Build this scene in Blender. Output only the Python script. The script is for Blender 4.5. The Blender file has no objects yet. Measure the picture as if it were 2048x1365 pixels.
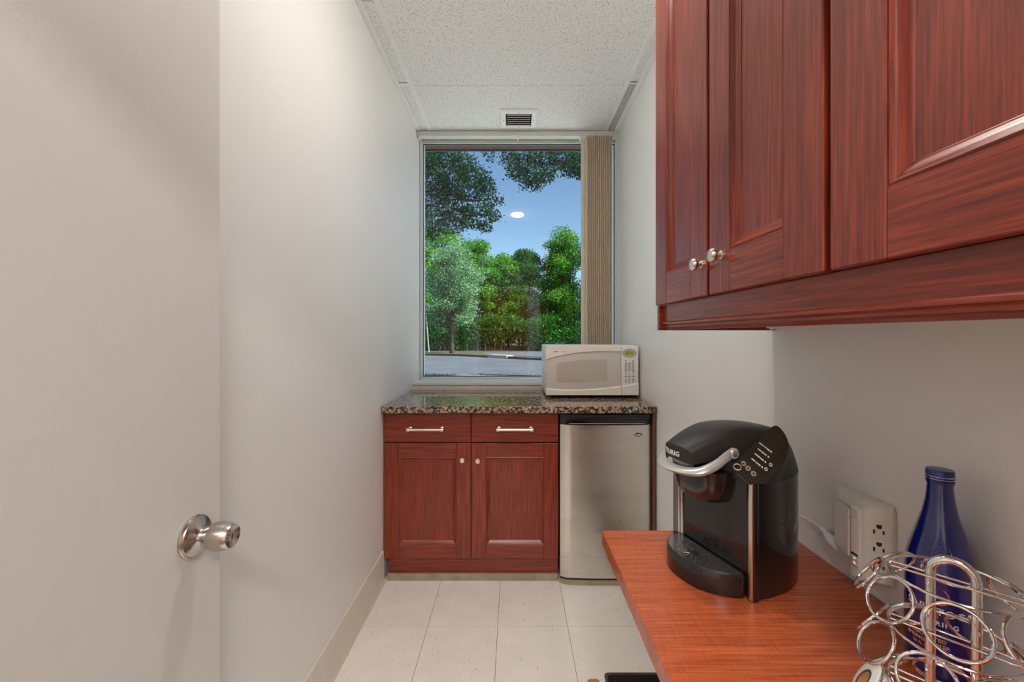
import bpy, bmesh, math, random
import numpy as np
from mathutils import Vector, Matrix

random.seed(7); rng = np.random.default_rng(7)
PI = math.pi
SC = bpy.context.scene
COL = SC.collection

# ------------------------------------------------------------------ camera, world, lights, exposure
cam_d = bpy.data.cameras.new('camera'); cam = bpy.data.objects.new('camera', cam_d); COL.objects.link(cam)
cam_d.sensor_fit = 'HORIZONTAL'; cam_d.sensor_width = 36.0
cam_d.lens = 36.0 * 812.0 / 2048.0
cam_d.shift_x = -3.0 / 2048.0
cam_d.shift_y = -12.5 / 2048.0
cam_d.clip_start = 0.02; cam_d.clip_end = 400
cam.location = (0, 0, 1.30); cam.rotation_euler = (PI / 2, 0, 0)
SC.camera = cam
vs = SC.view_settings
vs.view_transform = 'Standard'; vs.look = 'None'; vs.gamma = 1.0; vs.use_curve_mapping = False
vs.exposure = 1.2
SC.display_settings.display_device = 'sRGB'

world = bpy.data.worlds.new('world'); SC.world = world; world.use_nodes = True
wn = world.node_tree; wn.nodes.clear()
sky = wn.nodes.new('ShaderNodeTexSky'); sky.sky_type = 'NISHITA'; sky.sun_disc = False
sky.sun_elevation = math.radians(52); sky.sun_rotation = math.radians(150); sky.altitude = 100
sky.air_density = 1.0; sky.dust_density = 0.6; sky.ozone_density = 3.0
bg = wn.nodes.new('ShaderNodeBackground'); bg.inputs['Strength'].default_value = 0.083
wo = wn.nodes.new('ShaderNodeOutputWorld')
wn.links.new(sky.outputs[0], bg.inputs[0]); wn.links.new(bg.outputs[0], wo.inputs[0])

sun_d = bpy.data.lights.new('sun', 'SUN'); sun = bpy.data.objects.new('sun', sun_d); COL.objects.link(sun)
sun_d.energy = 5.8; sun_d.angle = math.radians(0.6); sun_d.color = (1.0, 0.96, 0.90)
sun.rotation_euler = Vector((-0.66, 0.30, -0.78)).to_track_quat('-Z', 'Y').to_euler()

LAMP_EMIT = 77.0         # recessed ceiling lamp
HALL_EMIT = 26.0          # added fill light in the corridor behind the camera

# ------------------------------------------------------------------ materials
MATS = {}
class NT:
    def __init__(s, name):
        s.m = bpy.data.materials.new(name); s.m.use_nodes = True; s.t = s.m.node_tree; s.t.nodes.clear()
        s.out = s.n('ShaderNodeOutputMaterial')
    def n(s, typ, **kw):
        nd = s.t.nodes.new(typ)
        for k, v in kw.items():
            if k.startswith('_'): setattr(nd, k[1:], v)
            else: nd.inputs[k.replace('__', ' ')].default_value = v
        return nd
    def l(s, a, b): s.t.links.new(a, b)
    def coord(s, scale=(1, 1, 1), kind='Object', rot=(0, 0, 0)):
        tc = s.n('ShaderNodeTexCoord'); mp = s.n('ShaderNodeMapping')
        mp.inputs['Scale'].default_value = scale; mp.inputs['Rotation'].default_value = rot
        s.l(tc.outputs[kind], mp.inputs['Vector']); return mp.outputs[0]
    def noise(s, vec, scale, detail=3, rough=0.5, dist=0.0):
        nd = s.n('ShaderNodeTexNoise', Scale=scale, Detail=detail, Roughness=rough, Distortion=dist)
        s.l(vec, nd.inputs['Vector']); return nd
    def ramp(s, fac, stops, interp='LINEAR'):
        r = s.n('ShaderNodeValToRGB'); r.color_ramp.interpolation = interp
        e = r.color_ramp.elements
        while len(e) < len(stops): e.new(0.5)
        for i, (p, c) in enumerate(stops):
            e[i].position = p; e[i].color = (*c, 1) if len(c) == 3 else c
        s.l(fac, r.inputs[0]); return r.outputs[0]
    def mix(s, fac, a, b, mode='MIX'):
        m = s.n('ShaderNodeMix', _data_type='RGBA', _blend_type=mode)
        for sock, val in ((m.inputs[0], fac), (m.inputs[6], a), (m.inputs[7], b)):
            if hasattr(val, 'is_output'): s.l(val, sock)
            elif isinstance(val, (int, float)): sock.default_value = val
            else: sock.default_value = (*val, 1)
        return m.outputs[2]
    def bump(s, h, strength, dist):
        b = s.n('ShaderNodeBump', Strength=strength, Distance=dist); s.l(h, b.inputs['Height']); return b.outputs[0]
    def pbr(s, col, rough=0.5, metal=0.0, spec=0.5, normal=None, coat=0.0, coat_r=0.05, **kw):
        p = s.n('ShaderNodeBsdfPrincipled')
        if hasattr(col, 'is_output'): s.l(col, p.inputs['Base Color'])
        else: p.inputs['Base Color'].default_value = (*col, 1)
        if hasattr(rough, 'is_output'): s.l(rough, p.inputs['Roughness'])
        else: p.inputs['Roughness'].default_value = rough
        p.inputs['Metallic'].default_value = metal
        p.inputs['Specular IOR Level'].default_value = spec
        p.inputs['Coat Weight'].default_value = coat; p.inputs['Coat Roughness'].default_value = coat_r
        for k, v in kw.items(): p.inputs[k.replace('__', ' ')].default_value = v
        if normal is not None: s.l(normal, p.inputs['Normal'])
        s.l(p.outputs[0], s.out.inputs[0]); return p

def plain(name, col, rough=0.5, metal=0.0, spec=0.5, vary=0.06, bump=0.0, bscale=200, **kw):
    t = NT(name); v = t.coord()
    n = t.noise(v, 14, 4)
    a = tuple(max(0, c * (1 - vary)) for c in col); b = tuple(min(1, c * (1 + vary)) for c in col)
    c = t.ramp(n.outputs[0], [(0.3, a), (0.7, b)])
    nb = None
    if bump:
        nb = t.bump(t.noise(v, bscale, 3).outputs[0], bump, 0.001)
    t.pbr(c, rough, metal, spec, nb, **kw); MATS[name] = t.m; return t.m

def wall_mat(name, col, rough=0.38, strength=0.45):
    t = NT(name); v = t.coord()
    big = t.noise(v, 1.3, 3)
    c = t.ramp(big.outputs[0], [(0.3, tuple(x * 0.985 for x in col)), (0.7, tuple(min(1, x * 1.015) for x in col))])
    fine = t.noise(v, 130, 3, 0.55); mid = t.noise(v, 55, 2)
    h = t.mix(0.4, fine.outputs[0], mid.outputs[0])
    t.pbr(c, rough, 0, 0.4, t.bump(h, strength, 0.0015)); MATS[name] = t.m

def wood_mat(name, axis, dark, mid, light, rough=0.30, coat=0.15, fine=1.0):
    """grain along the given axis (0,1,2) in object space"""
    t = NT(name)
    sc = [190 * fine] * 3; sc[axis] = 6.0
    v = t.coord(tuple(sc))
    n1 = t.noise(v, 1.0, 5, 0.6)
    sc2 = [9] * 3; sc2[axis] = 0.7
    n2 = t.noise(t.coord(tuple(sc2)), 1.0, 4, 0.55, 0.6)
    sc3 = [420 * fine] * 3; sc3[axis] = 22
    n3 = t.noise(t.coord(tuple(sc3)), 1.0, 2, 0.5)
    c = t.ramp(n1.outputs[0], [(0.25, dark), (0.5, mid), (0.78, light)])
    tint = t.ramp(n2.outputs[0], [(0.3, (0.80, 0.77, 0.76)), (0.7, (1.12, 1.10, 1.08))])
    c = t.mix(0.8, c, tint, 'MULTIPLY')
    pores = t.ramp(n3.outputs[0], [(0.36, (0.45, 0.38, 0.36)), (0.46, (1, 1, 1))])
    c = t.mix(0.4, c, pores, 'MULTIPLY')
    t.pbr(c, rough, 0, 0.5, t.bump(n1.outputs[0], 0.12, 0.0006), coat=coat, coat_r=0.18); MATS[name] = t.m

wall_mat('wall_paint', (0.86, 0.85, 0.828))
wall_mat('door_paint', (0.71, 0.69, 0.66), 0.42, 0.6)
plain('sill_white', (0.74, 0.74, 0.71), 0.4, vary=0.02)
plain('sill_face', (0.70, 0.66, 0.60), 0.5, vary=0.02)
plain('frame_alu', (0.66, 0.70, 0.69), 0.4, vary=0.03)
plain('gasket', (0.02, 0.025, 0.028), 0.6)
plain('base_vinyl', (0.74, 0.68, 0.60), 0.4, vary=0.04)
plain('toe_vinyl', (0.36, 0.29, 0.20), 0.5, vary=0.2)
CH = ((0.105, 0.014, 0.008), (0.225, 0.030, 0.0125), (0.42, 0.070, 0.025))
for ax, nm in ((0, 'x'), (1, 'y'), (2, 'z')):
    wood_mat('cherry_' + nm, ax, *CH)
wood_mat('orange_wood', 2, (0.40, 0.12, 0.03), (0.55, 0.18, 0.05), (0.62, 0.22, 0.07))
plain('cherry_edge', (0.30, 0.075, 0.03), 0.35, vary=0.15)
plain('filler_brown', (0.13, 0.055, 0.03), 0.5)
plain('cabinet_inside', (0.62, 0.50, 0.33), 0.6)
plain('gold_nickel', (0.80, 0.72, 0.62), 0.24, 1.0, vary=0.04)
plain('nickel_white', (0.82, 0.78, 0.70), 0.28, 1.0, vary=0.03)
plain('chrome', (0.80, 0.78, 0.76), 0.09, 1.0, vary=0.02)
plain('black_plastic', (0.012, 0.012, 0.012), 0.35, vary=0.2)
plain('black_gloss', (0.010, 0.009, 0.008), 0.17, vary=0.1, coat=0.5)
plain('black_textured', (0.022, 0.020, 0.019), 0.38, vary=0.1, bump=0.5, bscale=900)
plain('silver_plastic', (0.52, 0.51, 0.49), 0.3, 0.35, vary=0.03)
plain('panel_glass', (0.02, 0.018, 0.017), 0.05, vary=0.1, coat=1.0)
plain('white_print', (0.85, 0.83, 0.80), 0.5, vary=0.01)
plain('grey_print', (0.16, 0.15, 0.14), 0.5, vary=0.02)
plain('orange_print', (0.75, 0.33, 0.14), 0.5, vary=0.02)
plain('black_print', (0.02, 0.02, 0.02), 0.5, vary=0.02)
plain('cream_plastic', (0.92, 0.865, 0.77), 0.32, vary=0.02)
plain('white_plastic', (0.88, 0.86, 0.82), 0.33, vary=0.02)
plain('grey_cream', (0.68, 0.645, 0.60), 0.28, vary=0.02)
plain('outlet_plastic', (0.82, 0.785, 0.71), 0.35, vary=0.02)
plain('outlet_shade', (0.56, 0.52, 0.46), 0.4, vary=0.02)
plain('vent_metal', (0.90, 0.90, 0.88), 0.4, vary=0.02)
plain('vent_dark', (0.012, 0.012, 0.010), 0.8)
plain('tee_white', (0.90, 0.90, 0.89), 0.45, vary=0.02)
def vane(name, col):
    t = NT(name); n = t.noise(t.coord(), 40, 3)
    c = t.ramp(n.outputs[0], [(0.3, tuple(x * .95 for x in col)), (0.7, col)])
    d = t.n('ShaderNodeBsdfDiffuse'); tr = t.n('ShaderNodeBsdfTranslucent'); t.l(c, d.inputs[0]); t.l(c, tr.inputs[0])
    m = t.n('ShaderNodeMixShader'); m.inputs[0].default_value = 0.18; t.l(d.outputs[0], m.inputs[1]); t.l(tr.outputs[0], m.inputs[2])
    t.l(m.outputs[0], t.out.inputs[0]); MATS[name] = t.m
vane('vane_tan', (0.86, 0.74, 0.58))
plain('vane_lit', (0.80, 0.78, 0.68), 0.6, vary=0.05)  # paler tone paints in the window light on the end vane
plain('rail_grey', (0.66, 0.65, 0.60), 0.5, vary=0.05)
plain('maroon_paint', (0.050, 0.009, 0.012), 0.6, vary=0.3)
plain('basket_brown', (0.045, 0.034, 0.027), 0.45, vary=0.2)
plain('bark', (0.045, 0.034, 0.026), 0.9, vary=0.5)
plain('birch_bark', (0.32, 0.31, 0.30), 0.8, vary=0.3)
plain('concrete', (0.62, 0.60, 0.57), 0.9, vary=0.1)
plain('walk', (0.34, 0.32, 0.29), 0.9, vary=0.1)
plain('curb_dark', (0.10, 0.055, 0.045), 0.9, vary=0.3)
plain('hall_carpet', (0.16, 0.13, 0.11), 0.95, vary=0.2)
plain('pod_white', (0.82, 0.82, 0.79), 0.4, vary=0.02)
plain('pod_label', (0.55, 0.24, 0.07), 0.45, vary=0.6)
plain('pod_ring', (0.10, 0.07, 0.05), 0.5, vary=0.5)

def granite():
    t = NT('granite'); v = t.coord()
    wob = t.noise(v, 60, 3)
    vv = t.mix(0.012, v, wob.outputs[1], 'ADD')
    vo = t.n('ShaderNodeTexVoronoi', Scale=62.0, Randomness=1.0); t.l(vv, vo.inputs['Vector'])
    blobs = t.ramp(vo.outputs['Distance'], [(0.42, (1, 1, 1)), (0.60, (0, 0, 0))])
    vcol = t.n('ShaderNodeSeparateColor'); t.l(vo.outputs['Color'], vcol.inputs[0])
    tone = t.ramp(vcol.outputs[0], [(0.0, (0.50, 0.31, 0.17)), (0.35, (0.42, 0.27, 0.18)), (0.6, (0.62, 0.47, 0.34)), (0.85, (0.30, 0.22, 0.16)), (1.0, (0.55, 0.36, 0.20))])
    fine = t.noise(v, 240, 3, 0.6)
    tone = t.mix(0.6, tone, t.ramp(fine.outputs[0], [(0.36, (0.25, 0.22, 0.2)), (0.5, (1, 1, 1))]), 'MULTIPLY')
    mat2 = t.ramp(t.noise(v, 130, 4, 0.65).outputs[0], [(0.42, (0.012, 0.011, 0.010)), (0.56, (0.06, 0.05, 0.04)), (0.62, (0.36, 0.32, 0.27))])
    c = t.mix(blobs, mat2, tone)
    t.pbr(c, 0.07, 0, 0.5); MATS['granite'] = t.m
granite()

def vct():
    t = NT('vct_tile'); v = t.coord()
    rnd = t.n('ShaderNodeObjectInfo')
    base = t.ramp(rnd.outputs['Random'], [(0, (0.82, 0.785, 0.73)), (1, (0.85, 0.815, 0.765))])
    n = t.noise(v, 9, 5, 0.6)
    c = t.mix(0.5, base, t.ramp(n.outputs[0], [(0.3, (0.90, 0.89, 0.87)), (0.7, (1.06, 1.06, 1.06))]), 'MULTIPLY')
    for rot, s in ((0.4, (160, 26, 1)), (1.5, (150, 22, 1)), (2.5, (170, 30, 1))):
        fl = t.noise(t.coord(s, rot=(0, 0, rot)), 1.0, 2, 0.5)
        c = t.mix(0.7, c, t.ramp(fl.outputs[0], [(0.255, (0.48, 0.36, 0.25)), (0.30, (1, 1, 1))]), 'MULTIPLY')
        fl2 = t.noise(t.coord((s[0] * .6, s[1] * .6, 1), rot=(0, 0, rot + .8)), 1.0, 2, 0.5)
        c = t.mix(0.5, c, t.ramp(fl2.outputs[0], [(0.70, (1, 1, 1)), (0.76, (1.12, 1.12, 1.12))]), 'MULTIPLY')
    t.pbr(c, 0.30, 0, 0.45, t.bump(n.outputs[0], 0.05, 0.001)); MATS['vct_tile'] = t.m
vct()
plain('subfloor', (0.20, 0.16, 0.12), 0.9)

def acoustic():
    t = NT('acoustic_tile'); v = t.coord()
    c = (0.90, 0.90, 0.895)
    col = t.mix(0.3, c, t.ramp(t.noise(v, 120, 3).outputs[0], [(0.3, (0.92, 0.92, 0.92)), (0.7, (1, 1, 1))]), 'MULTIPLY')
    hs = None
    for rot, s in ((0.3, (260, 95, 1)), (1.2, (240, 85, 1)), (2.3, (275, 100, 1))):
        fl = t.noise(t.coord(s, rot=(0, 0, rot)), 1.0, 1, 0.4)
        m = t.ramp(fl.outputs[0], [(0.275, (0.42, 0.41, 0.39)), (0.335, (1, 1, 1))])
        col = t.mix(0.85, col, m, 'MULTIPLY')
    t.pbr(col, 0.9, 0, 0.1); MATS['acoustic_tile'] = t.m
acoustic()

def laminate():
    t = NT('desk_laminate')
    n1 = t.noise(t.coord((6, 190, 190)), 1.0, 5, 0.65, 0.4)
    n2 = t.noise(t.coord((1.4, 26, 26)), 1.0, 3, 0.5, 0.8)
    n3 = t.noise(t.coord((260, 22, 30), rot=(0, 0, 0.55)), 1.0, 3)
    c = t.ramp(n1.outputs[0], [(0.3, (0.34, 0.066, 0.024)), (0.5, (0.52, 0.115, 0.040)), (0.72, (0.66, 0.18, 0.062))])
    c = t.mix(0.7, c, t.ramp(n2.outputs[0], [(0.3, (0.80, 0.75, 0.72)), (0.7, (1.08, 1.08, 1.08))]), 'MULTIPLY')
    c = t.mix(0.4, c, t.ramp(n3.outputs[0], [(0.35, (0.75, 0.7, 0.68)), (0.6, (1.05, 1.05, 1.05))]), 'MULTIPLY')
    t.pbr(c, 0.27, 0, 0.5, t.bump(n1.outputs[0], 0.08, 0.0006)); MATS['desk_laminate'] = t.m
laminate()

def steel(name, col, rough, scale):
    t = NT(name)
    n = t.noise(t.coord(scale), 1.0, 4, 0.6)
    c = t.ramp(n.outputs[0], [(0.3, tuple(x * 0.93 for x in col)), (0.7, tuple(min(1, x * 1.05) for x in col))])
    r = t.ramp(n.outputs[0], [(0.3, (rough * .85,) * 3), (0.7, (rough * 1.15,) * 3)])
    t.pbr(c, r, 1.0, 0.5); MATS[name] = t.m
steel('fridge_steel', (0.74, 0.71, 0.665), 0.30, (2, 2, 9))
steel('knob_steel', (0.56, 0.51, 0.46), 0.24, (12, 12, 12))

def glass_pane():
    t = NT('window_glass')
    geo = t.n('ShaderNodeNewGeometry')
    ior = t.n('ShaderNodeMix', _data_type='FLOAT'); t.l(geo.outputs['Backfacing'], ior.inputs[0])
    ior.inputs[2].default_value = 1.40; ior.inputs[3].default_value = 1 / 1.40
    fr = t.n('ShaderNodeFresnel'); t.l(ior.outputs[0], fr.inputs['IOR'])
    tr = t.n('ShaderNodeBsdfTransparent'); tr.inputs[0].default_value = (0.90, 0.95, 0.935, 1)
    gl = t.n('ShaderNodeBsdfGlossy'); gl.inputs['Roughness'].default_value = 0.0
    mx = t.n('ShaderNodeMixShader'); t.l(fr.outputs[0], mx.inputs[0]); t.l(tr.outputs[0], mx.inputs[1]); t.l(gl.outputs[0], mx.inputs[2])
    t.l(mx.outputs[0], t.out.inputs[0]); MATS['window_glass'] = t.m
glass_pane()

def bottle_glass():
    t = NT('cobalt_glass')
    t.pbr((0.004, 0.010, 0.16), 0.05, 0, 0.6, None, coat=0.6, coat_r=0.03); MATS['cobalt_glass'] = t.m
bottle_glass()

def tank_plastic():
    t = NT('tank_plastic')
    tr = t.n('ShaderNodeBsdfTransparent'); tr.inputs[0].default_value = (0.55, 0.53, 0.52, 1)
    p = t.n('ShaderNodeBsdfPrincipled'); p.inputs['Base Color'].default_value = (0.25, 0.24, 0.235, 1); p.inputs['Roughness'].default_value = 0.12
    mx = t.n('ShaderNodeMixShader'); mx.inputs[0].default_value = 0.62
    t.l(tr.outputs[0], mx.inputs[1]); t.l(p.outputs[0], mx.inputs[2]); t.l(mx.outputs[0], t.out.inputs[0]); MATS['tank_plastic'] = t.m
tank_plastic()

def emit(name, col, strength):
    t = NT(name); e = t.n('ShaderNodeEmission'); e.inputs[0].default_value = (*col, 1); e.inputs[1].default_value = strength
    t.l(e.outputs[0], t.out.inputs[0]); MATS[name] = t.m
emit('lamp_glow', (1.0, 0.955, 0.89), LAMP_EMIT)
emit('hall_glow', (1.0, 0.955, 0.90), HALL_EMIT)
emit('lcd_glow', (0.32, 0.36, 0.02), 0.22)
emit('led_green', (0.45, 1.0, 0.35), 0.3)
emit('led_red', (1.0, 0.30, 0.2), 0.45)

def mesh_window():
    t = NT('oven_mesh')
    n = t.n('ShaderNodeTexWave', Scale=95.0, Distortion=0.0); n.bands_direction = 'DIAGONAL'
    t.l(t.coord((1, 1, 1.4)), n.inputs['Vector'])
    c = t.ramp(n.outputs[0], [(0.2, (0.50, 0.46, 0.40)), (0.8, (0.66, 0.61, 0.54))])
    t.pbr(c, 0.16, 0, 0.5); MATS['oven_mesh'] = t.m
mesh_window()

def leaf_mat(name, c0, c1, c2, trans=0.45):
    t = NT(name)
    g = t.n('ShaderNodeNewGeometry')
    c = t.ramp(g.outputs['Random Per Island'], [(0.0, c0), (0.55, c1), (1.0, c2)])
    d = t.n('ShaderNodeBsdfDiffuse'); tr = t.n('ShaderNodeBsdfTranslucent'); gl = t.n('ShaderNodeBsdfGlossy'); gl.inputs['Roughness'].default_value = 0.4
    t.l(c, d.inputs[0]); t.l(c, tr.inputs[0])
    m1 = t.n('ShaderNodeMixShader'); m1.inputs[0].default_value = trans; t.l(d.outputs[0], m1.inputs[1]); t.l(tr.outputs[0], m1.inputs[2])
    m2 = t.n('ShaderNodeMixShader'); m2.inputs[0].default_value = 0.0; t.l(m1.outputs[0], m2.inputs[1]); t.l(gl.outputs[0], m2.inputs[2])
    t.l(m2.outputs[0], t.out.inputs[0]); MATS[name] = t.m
leaf_mat('leaf_dark', (0.010, 0.055, 0.014), (0.030, 0.14, 0.026), (0.12, 0.32, 0.045))
leaf_mat('leaf_mid', (0.022, 0.11, 0.018), (0.085, 0.30, 0.035), (0.30, 0.56, 0.07))
leaf_mat('leaf_birch', (0.05, 0.17, 0.07), (0.17, 0.35, 0.17), (0.46, 0.62, 0.38))
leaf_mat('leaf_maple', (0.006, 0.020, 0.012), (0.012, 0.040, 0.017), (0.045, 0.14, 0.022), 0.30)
leaf_mat('leaf_grass', (0.10, 0.22, 0.05), (0.16, 0.30, 0.08), (0.24, 0.36, 0.12))

def asphalt():
    t = NT('asphalt'); v = t.coord()
    n = t.noise(v, 0.5, 5, 0.6); f = t.noise(v, 30, 2)
    c = t.ramp(n.outputs[0], [(0.3, (0.082, 0.091, 0.113)), (0.7, (0.115, 0.126, 0.152))])
    c = t.mix(0.4, c, t.ramp(f.outputs[0], [(0.3, (0.7, 0.7, 0.7)), (0.7, (1.1, 1.1, 1.1))]), 'MULTIPLY')
    t.pbr(c, 0.9, 0, 0.2); MATS['asphalt'] = t.m
asphalt()
plain('forest_floor', (0.055, 0.06, 0.025), 0.95, vary=0.5)

# ------------------------------------------------------------------ geometry helpers
ID = lambda p: p
class MB:
    def __init__(s, xf=None): s.v = []; s.f = []; s.xf = xf or ID
    def add(s, vs, fs):
        b = len(s.v); s.v += [tuple(s.xf(p)) for p in vs]; s.f += [tuple(i + b for i in f) for f in fs]
    def box(s, x0, x1, y0, y1, z0, z1, bev=0.0):
        if x1 < x0: x0, x1 = x1, x0
        if y1 < y0: y0, y1 = y1, y0
        if z1 < z0: z0, z1 = z1, z0
        if not bev:
            s.add([(x0, y0, z0), (x1, y0, z0), (x1, y1, z0), (x0, y1, z0), (x0, y0, z1), (x1, y0, z1), (x1, y1, z1), (x0, y1, z1)],
                  [(0, 3, 2, 1), (4, 5, 6, 7), (0, 1, 5, 4), (1, 2, 6, 5), (2, 3, 7, 6), (3, 0, 4, 7)]); return s
        bm = bmesh.new()
        bmesh.ops.create_cube(bm, size=1)
        for v in bm.verts:
            v.co = ((x0 + x1) / 2 + v.co.x * (x1 - x0), (y0 + y1) / 2 + v.co.y * (y1 - y0), (z0 + z1) / 2 + v.co.z * (z1 - z0))
        seg = 1 if bev < 0.004 else 3
        bmesh.ops.bevel(bm, geom=list(bm.edges), offset=min(bev, 0.49 * min(x1 - x0, y1 - y0, z1 - z0)), segments=seg, profile=0.5, affect='EDGES')
        bm.verts.index_update()
        s.add([v.co[:] for v in bm.verts], [[v.index for v in f.verts] for f in bm.faces]); bm.free(); return s
    def lathe(s, prof, seg=32, M=None, cap=True):
        """profile [(r, h)] spun about local z, then M"""
        M = M or Matrix.Identity(4)
        vs, fs = [], []
        for r, h in prof:
            for k in range(seg):
                a = 2 * PI * k / seg
                vs.append(tuple(M @ Vector((max(r, 1e-5) * math.cos(a), max(r, 1e-5) * math.sin(a), h))))
        n = len(prof)
        for i in range(n - 1):
            for k in range(seg):
                k2 = (k + 1) % seg
                fs.append((i * seg + k, i * seg + k2, (i + 1) * seg + k2, (i + 1) * seg + k))
        if cap:
            fs.append(tuple(range(seg - 1, -1, -1))); fs.append(tuple((n - 1) * seg + k for k in range(seg)))
        s.add(vs, fs); return s
    def tube(s, pts, r, seg=10, closed=False):
        P = [Vector(p) for p in pts]; n = len(P); vs, fs = [], []
        rr = r if isinstance(r, (list, tuple)) else [r] * n
        T = []
        for i in range(n):
            a = P[i - 1] if (closed or i > 0) else P[i]; b = P[(i + 1) % n] if (closed or i < n - 1) else P[i]
            T.append((b - a).normalized())
        up = Vector((0, 0, 1)) if abs(T[0].z) < 0.9 else Vector((1, 0, 0))
        N = (up - T[0] * up.dot(T[0])).normalized()
        for i in range(n):
            if i: N = (N - T[i] * N.dot(T[i])).normalized()
            B = T[i].cross(N)
            for k in range(seg):
                a = 2 * PI * k / seg
                vs.append(tuple(P[i] + (N * math.cos(a) + B * math.sin(a)) * rr[i]))
        for i in range(n if closed else n - 1):
            j = (i + 1) % n
            for k in range(seg):
                k2 = (k + 1) % seg
                fs.append((i * seg + k, i * seg + k2, j * seg + k2, j * seg + k))
        if not closed:
            fs.append(tuple(range(seg - 1, -1, -1))); fs.append(tuple((n - 1) * seg + k for k in range(seg)))
        s.add(vs, fs); return s
    def loft(s, rings, cap0=True, cap1=True, closed=True):
        n = len(rings[0]); vs = [p for r in rings for p in r]; fs = []
        for i in range(len(rings) - 1):
            for k in range(n if closed else n - 1):
                k2 = (k + 1) % n
                fs.append((i * n + k, i * n + k2, (i + 1) * n + k2, (i + 1) * n + k))
        if cap0: fs.append(tuple(range(n - 1, -1, -1)))
        if cap1: fs.append(tuple((len(rings) - 1) * n + k for k in range(n)))
        s.add(vs, fs); return s
    def prism(s, outline, a0, a1, axis='z'):
        def mk(p, h):
            return (p[0], p[1], h) if axis == 'z' else (p[0], h, p[1]) if axis == 'y' else (h, p[0], p[1])
        return s.loft([[mk(p, a0) for p in outline], [mk(p, a1) for p in outline]])

def link(name, mesh, mat, parent=None):
    o = bpy.data.objects.new(name, mesh); COL.objects.link(o)
    if mat and not mesh.materials: mesh.materials.append(MATS[mat] if isinstance(mat, str) else mat)
    if parent: o.parent = parent
    return o
def worigin(o):
    v = Vector((0, 0, 0))
    while o: v += o.location; o = o.parent
    return v
def obj(name, mb, mat, parent=None, local=False, ang=35, loc=None):
    """link one mesh; MB coordinates are world unless local, shifted into the parent's frame"""
    off = Vector((0, 0, 0))
    if parent and not local: off = worigin(parent)
    if loc: off = Vector(loc)
    me = bpy.data.meshes.new(name)
    me.from_pydata([(x - off.x, y - off.y, z - off.z) for x, y, z in mb.v], [], mb.f)
    bm = bmesh.new(); bm.from_mesh(me); bmesh.ops.recalc_face_normals(bm, faces=bm.faces); bm.to_mesh(me); bm.free()
    if ang:
        me.shade_smooth(); me.set_sharp_from_angle(angle=math.radians(ang))
    o = link(name, me, mat, parent)
    if loc: o.location = loc
    return o
def tag(o, label=None, cat=None, group=None, kind=None):
    if label: o['label'] = label
    if cat: o['category'] = cat
    if group: o['group'] = group
    if kind: o['kind'] = kind
    return o
def thing(name, label, cat, loc, rotz=0.0, group=None):
    o = bpy.data.objects.new(name, None); COL.objects.link(o); o.location = loc; o.rotation_euler = (0, 0, rotz)
    o.empty_display_size = 0.05
    return tag(o, label, cat, group)
def struct(name, label, mb, mat, ang=35, parent=None):
    o = obj(name, mb, mat, parent, ang=ang)
    if label: tag(o, label)
    if not parent: o['kind'] = 'structure'
    return o
def text(name, body, size, mat, parent, fn, align='CENTER', extrude=0.0003, space=1.0, bold=0.0, sub=False):
    """flat lettering; fn maps (x, y, depth) to the parent's local frame"""
    cu = bpy.data.curves.new('lettering', 'FONT'); cu.body = body; cu.size = size; cu.align_x = align; cu.align_y = 'CENTER'
    cu.extrude = extrude; cu.space_character = space; cu.offset = bold; cu.resolution_u = 3
    tmp = bpy.data.objects.new('lettering_tmp', cu); COL.objects.link(tmp)
    dg = bpy.context.evaluated_depsgraph_get()
    me = bpy.data.meshes.new_from_object(tmp.evaluated_get(dg))
    bpy.data.objects.remove(tmp); bpy.data.curves.remove(cu)
    if sub:
        bm = bmesh.new(); bm.from_mesh(me); bmesh.ops.triangulate(bm, faces=bm.faces)
        bm.to_mesh(me); bm.free()
    for v in me.vertices: v.co = fn(v.co.x, v.co.y, v.co.z)
    me.materials.clear()
    return link(name, me, mat, parent)

def arc(cx, cy, r, a0, a1, n):
    return [(cx + r * math.cos(a0 + (a1 - a0) * i / n), cy + r * math.sin(a0 + (a1 - a0) * i / n)) for i in range(n + 1)]
def rrect(x0, x1, y0, y1, r, n=4):
    return (arc(x1 - r, y0 + r, r, -PI / 2, 0, n) + arc(x1 - r, y1 - r, r, 0, PI / 2, n) +
            arc(x0 + r, y1 - r, r, PI / 2, PI, n) + arc(x0 + r, y0 + r, r, PI, 1.5 * PI, n))

# ------------------------------------------------------------------ room shell
WL, WR, CZ = -0.6855, 0.745, 2.748
YB = 2.764            # face of the sill wall under the window
YG = 3.02             # glass
mb = MB().box(-0.90, WL, -0.12, 3.15, -0.05, 3.0); struct('wall_left', 'long off-white painted wall running from the door to the window', mb, 'wall_paint')
mb = MB().box(WR, 0.95, -0.12, 2.93, -0.05, 3.0).box(WR + 0.018, 0.95, 2.93, 3.15, -0.05, 3.0)
struct('wall_right', 'off-white painted wall behind the coffee maker and the cherry wall cabinets', mb, 'wall_paint')
mb = MB().box(WL, WR + 0.018, YB, 3.15, -0.05, 0.955); wb = struct('wall_back', 'low beige wall under the window, behind the granite counter', mb, 'sill_face')
mb = MB().box(WL, WR + 0.018, 2.93, 3.034, 2.738, 3.0); struct('wall_back_head', 'painted wall strip above the window', mb, 'sill_white')
mb = MB().box(WL + 0.0005, WR + 0.017, YB - 0.006, 2.99, 0.957, 0.977, 0.002); struct('trim_1', 'white painted sill board under the window', mb, 'sill_white')
mb = MB().box(WL, -0.62, -0.12, -0.005, 0, 3).box(0.39, WR, -0.12, -0.005, 0, 3).box(-0.62, 0.39, -0.12, -0.005, 2.04, 3)
struct('wall_front', 'painted wall with the doorway behind the viewpoint', mb, 'wall_paint')
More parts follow.
